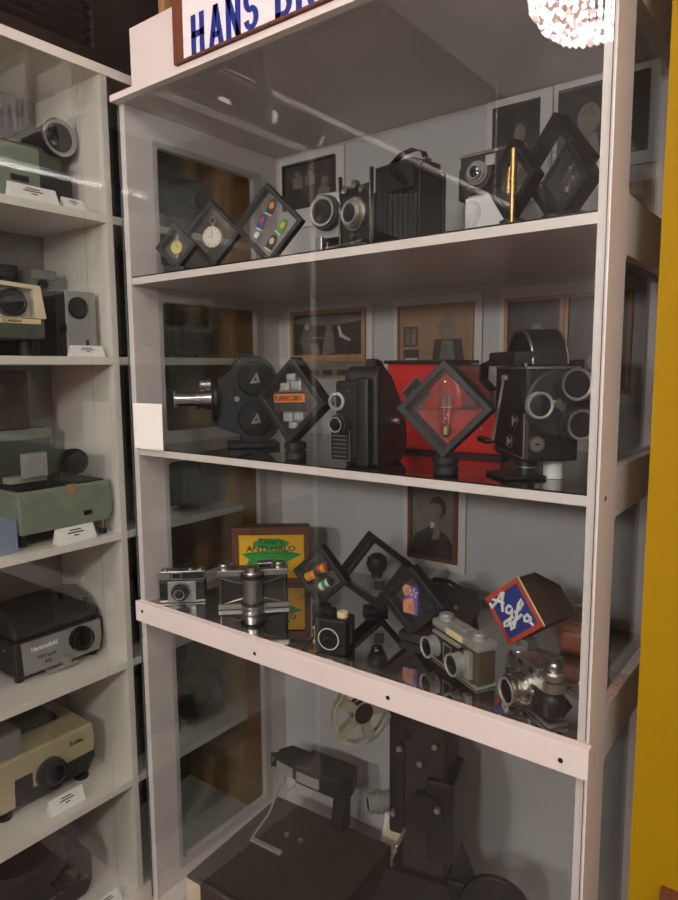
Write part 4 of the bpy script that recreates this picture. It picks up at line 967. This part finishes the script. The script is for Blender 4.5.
m = MB('plastic'); m.box((-.158, -.034, .19), (.128, .052, .222), .004); m.done('lid', k)
m = MB('silver')
for x in (-.1, .07): m.box((x - .008, -.038, .175), (x + .008, -.033, .2))
m.done('latches', k)
k = LT('grey_reel_box', 'grey box with two dark round knobs behind the grey device', 'box', LX - .2, -.075, 'B')
m = MB('midgrey'); m.box((-.05, -.03, 0), (.04, .06, .2), .004); m.box((-.05, -.035, .19), (.02, .06, .215), .006); m.done('body', k)
m = MB('black'); m.cyl((-.02, -.03, .15), (-.02, -.042, .15), .016); m.cyl((-.02, -.03, .18), (-.02, -.04, .18), .012); m.done('knobs', k)
# C
k = LT('sage_slide_projector', 'long sage green slide projector with a diamond emblem and black lens tube on top', 'projector', LX - .076, -.140, 'C')
m = MB('pgreen'); m.prism([(-.125, .036), (.1, .036), (.112, .06), (.105, .135), (-.13, .135)], (0, -.06, 0), (1, 0, 0), (0, 0, 1), (0, .16, 0)); b = m.done('body', k)
bv = b.modifiers.new('bev', 'BEVEL'); bv.width = .004; bv.segments = 2
m = MB('black'); m.box((-.12, -.05, .134), (.095, .09, .139)); m.done('top_plate', k)
m = MB('oak'); m.prism([(-.013, 0), (0, -.013), (.013, 0), (0, .013)], (.0, -.06, .126), (1, 0, 0), (0, 0, 1), (0, -.003, 0)); m.box((-.012, -.062, .133), (.012, -.06, .139)); m.done('emblem', k)
m = MB('black'); m.box((.03, -.0625, .058), (.052, -.0595, .069)); m.done('switch', k)
m = MB('black'); m.box((-.115, -.0, .022), (.06, .09, .0365), .002)
m.cyl((.09, -.045, .0), (.09, -.045, .012), .010, n=16)
for x in (-.1, .07): m.cyl((x, .06, .0), (x, .06, .0365), .01, n=16)
m.cyl((-.1, -.01, .0), (-.1, -.01, .0365), .01, n=16); m.done('feet', k)
m = MB('silver'); m.cyl((.09, -.045, .011), (.09, -.045, .0365), .003, n=10); m.done('foot_screw', k)
m = MB('dkpgreen'); m.cyl((.02, .05, .19), (.02, -.03, .19), .026); m.box((-.06, -.01, .16), (.0, .04, .215), .004); m.box((.005, -.01, .139), (.035, .03, .17)); m.done('lens_tube', k)
lens(k, (.02, -.03, .19), (0, -1, 0), [(.029, .012), (.031, .012), (.029, .006)], 'black')
m = MB('dullsilver'); m.box((-.105, -.05, .165), (-.048, -.034, .22), .002); m.ringp([(-.095, .176), (-.058, .176), (-.058, .21), (-.095, .21)], [(-.09, .181), (-.063, .181), (-.063, .205), (-.09, .205)], (0, -.0505, 0), (1, 0, 0), (0, 0, 1), (0, -.002, 0)); m.box((-.13, -.03, .152), (-.04, .0, .166), .001); m.done('slide_holder', k)
k = LT('green_box', 'green storage box under the brown carton at the back of the third shelf', 'box', LX - .24, -.17, 'C')
m = MB('dkpgreen'); m.box((-.1, -.04, 0), (.09, .04, .25), .003); m.done('box', k)
m = MB('pgreen'); m.box((-.102, -.042, .235), (.092, .042, .262), .002); m.done('lid', k)
k = LT('brown_carton', 'dark brown carton on top of the green storage box, third shelf', 'carton', LX - .235, -.21, 'C', dz=.2625)
m = MB('brown'); m.box((-.14, -.042, 0), (.075, .045, .145), .002); m.done('carton', k)
m = MB('ink'); m.box((-.141, -.0425, .12), (.076, .0455, .123)); m.done('lid_seam', k)
k = LT('blue_grey_tray', 'blue grey plastic tray at the left edge of the third shelf', 'tray', LX - .075, -.31, 'C')
m = MB('bluegrey'); m.box((-.06, -.05, 0), (.04, -.046, .075)); m.box((-.06, .046, 0), (.04, .05, .075)); m.box((-.06, -.046, 0), (.04, .046, .005)); m.box((.036, -.046, .005), (.04, .046, .075)); m.box((-.06, -.046, .005), (-.056, .046, .075)); m.done('shell', k)
# D
k = LT('round_top_projector', 'dark grey projector with rounded lid and silver front plate, fourth shelf', 'projector', LX - .105, -.129, 'D')
prof = [(-.115, .018), (.092, .018), (.102, .05), (.1, .1), (.07, .135), (.02, .155), (-.05, .155), (-.1, .14), (-.125, .1), (-.125, .05)]
m = MB('darkgrey'); m.prism([(-.13, .014), (.098, .014), (.108, .05), (.106, .104), (-.134, .104)], (0, -.012, 0), (1, 0, 0), (0, 0, 1), (0, .17, 0)); b = m.done('body', k)
bv = b.modifiers.new('bev', 'BEVEL'); bv.width = .006; bv.segments = 2
m = MB('darkgrey'); m.prism([(-.012, .104), (.16, .104), (.16, .16), (.09, .175), (.04, .16), (.0, .13)], (-.13, 0, 0), (0, 1, 0), (0, 0, 1), (.232, 0, 0)); b = m.done('rounded_lid', k)
bv = b.modifiers.new('bev', 'BEVEL'); bv.width = .012; bv.segments = 3
m = MB('dullsilver'); m.prism([(-.113, .02), (.088, .02), (.096, .05), (.094, .1), (-.117, .1)], (0, -.0115, 0), (1, 0, 0), (0, 0, 1), (0, -.005, 0)); fp = m.done('front_plate', k)
m = MB('white_p'); m.text('Hanimefold', .0155, (-.095, -.017, .074), (1, 0, 0), (0, 0, 1), .0004, .95, .0004); m.done('script', fp)
m = MB('ink'); m.text('TXT LUX', .012, (-.08, -.017, .05), (1, 0, 0), (0, 0, 1), .0003, 1, .0002); m.text('500', .012, (-.062, -.017, .035), (1, 0, 0), (0, 0, 1), .0003, 1, .0002); m.done('model_text', fp)
lens(k, (.034, -.0165, .068), (0, -1, 0), [(.031, .012), (.028, .012), (.022, .004)], 'black')
m = MB('dullsilver'); m.cyl((-.012, -.017, .026), (-.012, -.032, .026), .011, n=18); m.box((-.055, -.02, .004), (.02, -.0, .014)); m.done('focus_knob', k)
m = MB('black')
for x in (-.115, .085): m.cyl((x, .01, 0), (x, .01, .0145), .010, n=14); m.cyl((x, .14, 0), (x, .14, .0145), .01, n=14)
m.box((.02, .03, .165), (.035, .05, .18), .002); m.box((.075, .01, .14), (.09, .03, .156), .002); m.done('feet_and_studs', k)
m = MB('silver')
for y in (.03, .06, .1): m.cyl((-.134, y, .08), (-.1385, y, .08), .004, n=10)
m.done('side_screws', k)
# E
k = LT('beige_projector', 'boxy beige projector with dark lower front and round black lens, fifth shelf', 'projector', LX - .098, -.170, 'E')
m = MB('beige'); m.prism([(-.17, .075), (.098, .075), (.104, .1), (.098, .155), (-.17, .155)], (0, -.01, 0), (1, 0, 0), (0, 0, 1), (0, .19, 0)); b = m.done('upper_body', k)
bv = b.modifiers.new('bev', 'BEVEL'); bv.width = .006; bv.segments = 2
m = MB('darkgrey'); m.prism([(-.155, .028), (.08, .028), (.1, .06), (.1, .0755), (-.165, .0755)], (0, -.006, 0), (1, 0, 0), (0, 0, 1), (0, .18, 0)); m.done('lower_body', k)
m = MB('beige'); m.box((-.17, -.0095, .03), (-.115, .0, .08), .002); m.box((-.07, -.0105, .06), (-.055, .0, .09)); m.done('front_pillar', k)
m = MB('black'); m.box((-.115, -.0115, .032), (-.07, -.0065, .1), .002); m.done('dark_window', k)
lens(k, (-.026, -.008, .078), (0, -1, 0), [(.038, .016), (.036, .01), (.031, .002)], 'plastic')
m = MB('ink'); m.text('Rollei', .015, (.03, -.0104, .118), (1, 0, 0), (0, 0, 1), .0003, 1.1, .0004); m.done('lettering', k)
m = MB('black'); m.lathe([(0, 0), (.018, 0), (.019, .004), (.017, .010), (.006, .012), (.006, .029), (0, .029)], (.075, .02, 0)); m.lathe([(0, 0), (.018, 0), (.017, .010), (.006, .012), (.006, .029), (0, .029)], (-.13, .02, 0))
for x in (-.12, .06): m.cyl((x, .15, 0), (x, .15, .029), .012, n=14)
m.done('feet', k)
m = MB('midgrey'); m.box((-.14, .0, .155), (-.085, .09, .215), .004); m.done('slide_gate', k)
m = MB('black'); m.box((-.08, .08, .155), (.05, .17, .17), .003); m.done('tray_slot', k)
# F
k = LT('drum_projector', 'dark grey rounded projector with a round lens, lowest shelf of the wall cabinet', 'projector', LX - .12, -.24, 'F')
m = MB('darkgrey'); m.prism([(-.18, .0), (.13, .0), (.15, .03), (.15, .11), (.12, .15), (-.18, .15)], (0, -.03, 0), (1, 0, 0), (0, 0, 1), (0, .16, 0)); b = m.done('body', k)
bv = b.modifiers.new('bev', 'BEVEL'); bv.width = .014; bv.segments = 3
m = MB('darkgrey'); m.lathe([(0, .05), (.1, .05), (.115, .04), (.12, 0)], (-.03, .03, .15), (0, 0, 1), 36); m.done('slide_drum', k)
lens(k, (.06, -.03, .11), (0, -1, 0), [(.034, .02), (.03, .012)], 'plastic')
m = MB('midgrey')
for i in range(9): m.box((-.13 + .03 * i, -.0312, .055), (-.11 + .03 * i, -.0298, .059))
m.done('print_line', k)

# dark equipment in the second bay, glimpsed through the side opening
spec = [('A', .10, 'black', .14, .1), ('A', .28, 'darkgrey', .13, .16), ('B', .11, 'darkgrey', .15, .17), ('B', .29, 'plastic', .13, .12), ('C', .1, 'dkpgreen', .15, .12), ('C', .29, 'darkgrey', .14, .2), ('D', .11, 'plastic', .15, .14), ('D', .29, 'darkgrey', .13, .12), ('E', .12, 'darkgrey', .16, .16), ('E', .3, 'plastic', .12, .14)]
where = dict(A='top', B='second', C='third', D='fourth', E='fifth')
for lev, y, mt, w, h in spec:
    side = 'nearer' if y < .2 else 'farther'
    k = LT('dark_projector', 'dark projector behind the cabinet side opening, %s one on the %s shelf' % (side, where[lev]), 'projector', LX - .1, y, lev, 'projectors in the second bay')
    m = MB(mt); m.box((-w / 2, -.04, .01), (w / 2, .12, h), .01, seg=3); m.done('body', k)
    lens(k, (w * .18, -.04, h * .6), (0, -1, 0), [(.024, .016), (.022, .01)], 'plastic')
    m = MB('black')
    for x in (-w / 2 + .02, w / 2 - .02): m.cyl((x, 0, 0), (x, 0, .012), .01, n=12); m.cyl((x, .1, 0), (x, .1, .012), .01, n=12)
    m.done('feet', k)

# ---- louvred shutters standing on the left cabinet
for i, (ya, yb, lab) in enumerate(((-.62, .028, 'large dark wooden louvred shutter standing on the wall cabinet, at top left'), (.24, .50, 'narrower dark louvred shutter behind the header, farther along the wall'))):
    hh = .48; k = T('louvred_shutter', lab, 'shutter', (LX - .05, (ya + yb) / 2, TOPZ), 90); w = yb - ya
    m = MB('dkbrown'); m.ringp([(-w / 2, 0), (w / 2, 0), (w / 2, hh), (-w / 2, hh)], [(-w / 2 + .035, .042), (w / 2 - .035, .042), (w / 2 - .035, hh - .04), (-w / 2 + .035, hh - .04)], (0, -.018, 0), (1, 0, 0), (0, 0, 1), (0, .036, 0)); m.done('frame', k, smooth=False)
    m = MB('dkbrown'); n = 17
    for j in range(n):
        z = .054 + (hh - .105) * j / (n - 1); m.box((-w / 2 + .033, -.014, z - .004), (w / 2 - .033, .014, z), 0, Matrix.Rotation(R(38), 3, 'X'))
    m.done('slats', k, smooth=False)
m = MB('oak'); m.box((-.012, -.012, 0), (.012, .012, .48), .001); o = m.done('wooden_batten'); place(o, (LX - .03, .205, TOPZ + .0006)); tag(o, 'tan wooden batten standing between the two louvred shutters', 'batten')

# ---- framed picture on the yellow wall
k = T('hanging_picture', 'dark red framed picture hanging low on the yellow wall at the right', 'picture', (.25, .0795, -1.12))
m = MB('frame_brown'); m.ringp([(-.151, 0), (.151, 0), (.151, .328), (-.151, .328)], [(-.138, .013), (.138, .013), (.138, .315), (-.138, .315)], (0, -.02, 0), (1, 0, 0), (0, 0, 1), (0, .02, 0)); m.done('frame', k)
m = MB('ph4', 'ph2'); m.box((-.139, -.008, .012), (.139, -.002, .316), 0); m.use(1); m.flat([(-.1, -.0082, .05), (.1, -.0082, .05), (.06, -.0082, .2), (-.05, -.0082, .22)]); m.done('print', k)

# ================================================================== the room's lamps and the added fill lights
CH = Vector((-.595, -1.78, 1.405))
k = T('chandelier', 'crystal chandelier hanging from the ceiling, seen mirrored in the top glass', 'chandelier', CH)
m = MB('brass'); m.cyl((0, 0, .12), (0, 0, CEIL - CH.z - .001), .006); m.lathe([(0, .0), (.05, 0), (.05, .012), (.01, .03), (0, .03)], (0, 0, CEIL - CH.z - .031))
for r_, z in ((.255, .175), (.20, .065)): m.tube([(r_ * math.cos(a * math.pi / 16), r_ * math.sin(a * math.pi / 16), z) for a in range(32)], .004, 6, True)
m.done('metal_frame', k)
crys = [emis('glowing_crystal_%d' % i, c, s) for i, (c, s) in enumerate((((1, .82, .77, 1), 24), ((1, .72, .66, 1), 11), ((1, .88, .85, 1), 46), ((1, .60, .54, 1), 6)))]  # crystals emit by themselves; the sparkle of the bulbs is put into them
m = MB(*crys); rnd = random.Random(5)
for r_, zt_, n, rows in ((.255, .16, 58, 7), (.20, .05, 44, 5), (.14, -.015, 30, 4), (.07, -.06, 16, 3)):
    for i in range(n):
        a = 2 * math.pi * i / n
        for j in range(rows):
            m.use(rnd.choice((0, 0, 1, 2, 3))); z = zt_ - j * .024; s = .0095 if j < rows - 1 else .012
            x, y = r_ * (1 - .02 * j) * math.cos(a), r_ * (1 - .02 * j) * math.sin(a)
            m.lathe([(0, -.013), (s, -.003), (s * .8, .006), (0, .011)], (x, y, z), (0, 0, 1), 6)
o = m.done('crystal_strands', k, smooth=False); o['kind'] = 'stuff'
for i in range(4):
    a = i * math.pi / 2 + .4
    m = MB(emis('warm_bulb_%d' % i, (1, .8, .66, 1), 60)); m.ell((.08 * math.cos(a), .08 * math.sin(a), .15), (.017, .017, .026), 12); m.done('lamp_bulb', k)
# tube lamp on the ceiling to the right of the viewer
k = T('tube_lamp', 'long white fluorescent tube lamp on the ceiling', 'lamp', (.965, -1.27, 1.095))
m = MB(emis('lit_tube', (1, .98, .95, 1), 170)); m.cyl((0, -.455, 0), (0, .455, 0), .011); m.done('tube', k)
m = MB('white_p'); m.box((-.03, -.48, .02), (.03, .48, .075), .003)
for y in (-.4, .4): m.cyl((0, y, .074), (0, y, CEIL - 1.0985), .004, n=8)
for y in (-.468, .468): m.box((-.014, y - .012, -.014), (.014, y + .012, .021))
m.done('housing', k)
# unseen ceiling panels added to fill the room with light
for i, (x, y) in enumerate(((1.5, -2.3), (-.2, -2.6), (1.9, -.7))):
    k = T('fill_panel_light', 'added square white fill light panel on the ceiling %s' % ('at the back right of the room', 'at the back left of the room', 'near the yellow wall')[i], 'ceiling light', (x, y, CEIL - .021), group='added ceiling fill panels')
    m = MB('white_p'); m.ringp([(-.3, -.3), (.3, -.3), (.3, .3), (-.3, .3)], [(-.28, -.28), (.28, -.28), (.28, .28), (-.28, .28)], (0, 0, 0), (1, 0, 0), (0, 1, 0), (0, 0, .02)); m.done('rim', k)
    m = MB(emis('fill_panel_glow_%d' % i, (1, .94, .90, 1), (5, 6, 5)[i])); m.box((-.28, -.28, .006), (.28, .28, .018)); m.done('diffuser', k)
# two unseen globes added to throw light deep into the cabinet
for i, (x, y, z) in enumerate(((.42, -3.0, .62), (-.58, -3.3, .66))):
    k = T('fill_globe', 'added fill light globe hanging in the %s of the room behind the viewer' % ('right half', 'left half')[i], 'fill lamp', (x, y, z))
    m = MB(emis('fill_globe_glow_%d' % i, (1, .94, .915, 1), 118)); m.ell((0, 0, 0), (.13, .13, .13), 28); m.done('globe', k)
    m = MB('brass'); m.cyl((0, 0, .125), (0, 0, .17), .03); m.cyl((0, 0, .17), (0, 0, CEIL - z - .012), .004, n=10); m.cyl((0, 0, CEIL - z - .014), (0, 0, CEIL - z - .002), .05); m.done('hanger', k)
# track with spotlights
k = T('lighting_track', 'white ceiling lighting track along the room', 'track', (-1.53, -1.8, 1.06))
m = MB('white_p'); m.box((-.016, -1.45, -.012), (.016, 1.2, .012), .002); m.done('rail', k)
m = MB('white_p')
for y in (-1.2, .9): m.cyl((0, y, .012), (0, y, CEIL - 1.063), .006, n=10)
m.done('hangers', k)
for i, (y, sx, rx) in enumerate(((-.76, .5, 35), (-.93, 1.4, 30), (-1.2, .9, 40), (-1.9, .3, 35))):
    s = T('track_spotlight', 'black spotlight on the ceiling track, %s from the display cabinet' % ('first', 'second', 'third', 'fourth')[i], 'spotlight', (-1.53, y, 1.0475), group='track spotlights')
    d = Vector((sx, .9 - .9 * i, -.7)).normalized()
    m = MB('plastic'); m.cyl((0, 0, 0), (0, 0, -.05), .008, n=12); m.cyl(Vector((0, 0, -.07)) - d * .05, Vector((0, 0, -.07)) + d * .06, .033, .038); m.done('housing', s)
    e = Vector((0, 0, -.07)) + d * .0612
    m = MB(emis('lit_spot_%d' % i, (1, .84, .72, 1), 3)); m.lathe([(.024, 0), (.016, .004), (0, .006)], e, d); m.done('lamp_lens', s)

for o in bpy.data.objects:
    if o.type == 'MESH' and len(o.modifiers) > 1 and o.modifiers[0].type == 'WEIGHTED_NORMAL': o.modifiers.move(0, len(o.modifiers) - 1)

wd = bpy.data.worlds.new('room_air'); SC.world = wd; wd.use_nodes = True
wd.node_tree.nodes['Background'].inputs['Color'].default_value = (.5, .46, .43, 1); wd.node_tree.nodes['Background'].inputs['Strength'].default_value = .3

# ------------------------------------------------------------------ camera
yaw, pitch, roll, FL = -.649, -.1209, -.0068, 666.56
fw = Vector((math.sin(yaw) * math.cos(pitch), math.cos(yaw) * math.cos(pitch), math.sin(pitch)))
rt = Vector((math.cos(yaw), -math.sin(yaw), 0)); up = rt.cross(fw)
c_, s_ = math.cos(roll), math.sin(roll)
r2, u2 = rt * c_ + up * s_, -rt * s_ + up * c_
cd = bpy.data.cameras.new('camera'); co = bpy.data.objects.new('camera', cd); COL.objects.link(co)
mw = Matrix((r2, u2, -fw)).transposed().to_4x4(); mw.translation = Vector((.2788, -1.0, .0266)); co.matrix_world = mw
cd.sensor_fit = 'HORIZONTAL'; cd.sensor_width = 36; cd.lens = FL * 36 / 678; cd.clip_start = .01
SC.camera = co
SC.view_settings.view_transform = 'Standard'; SC.view_settings.look = 'None'; SC.view_settings.gamma = 1
SC.view_settings.use_curve_mapping = False; SC.view_settings.exposure = 0.3
SC.cycles.max_bounces = 14; SC.cycles.transparent_max_bounces = 40; SC.cycles.glossy_bounces = 6
SC.cycles.sample_clamp_indirect = 30
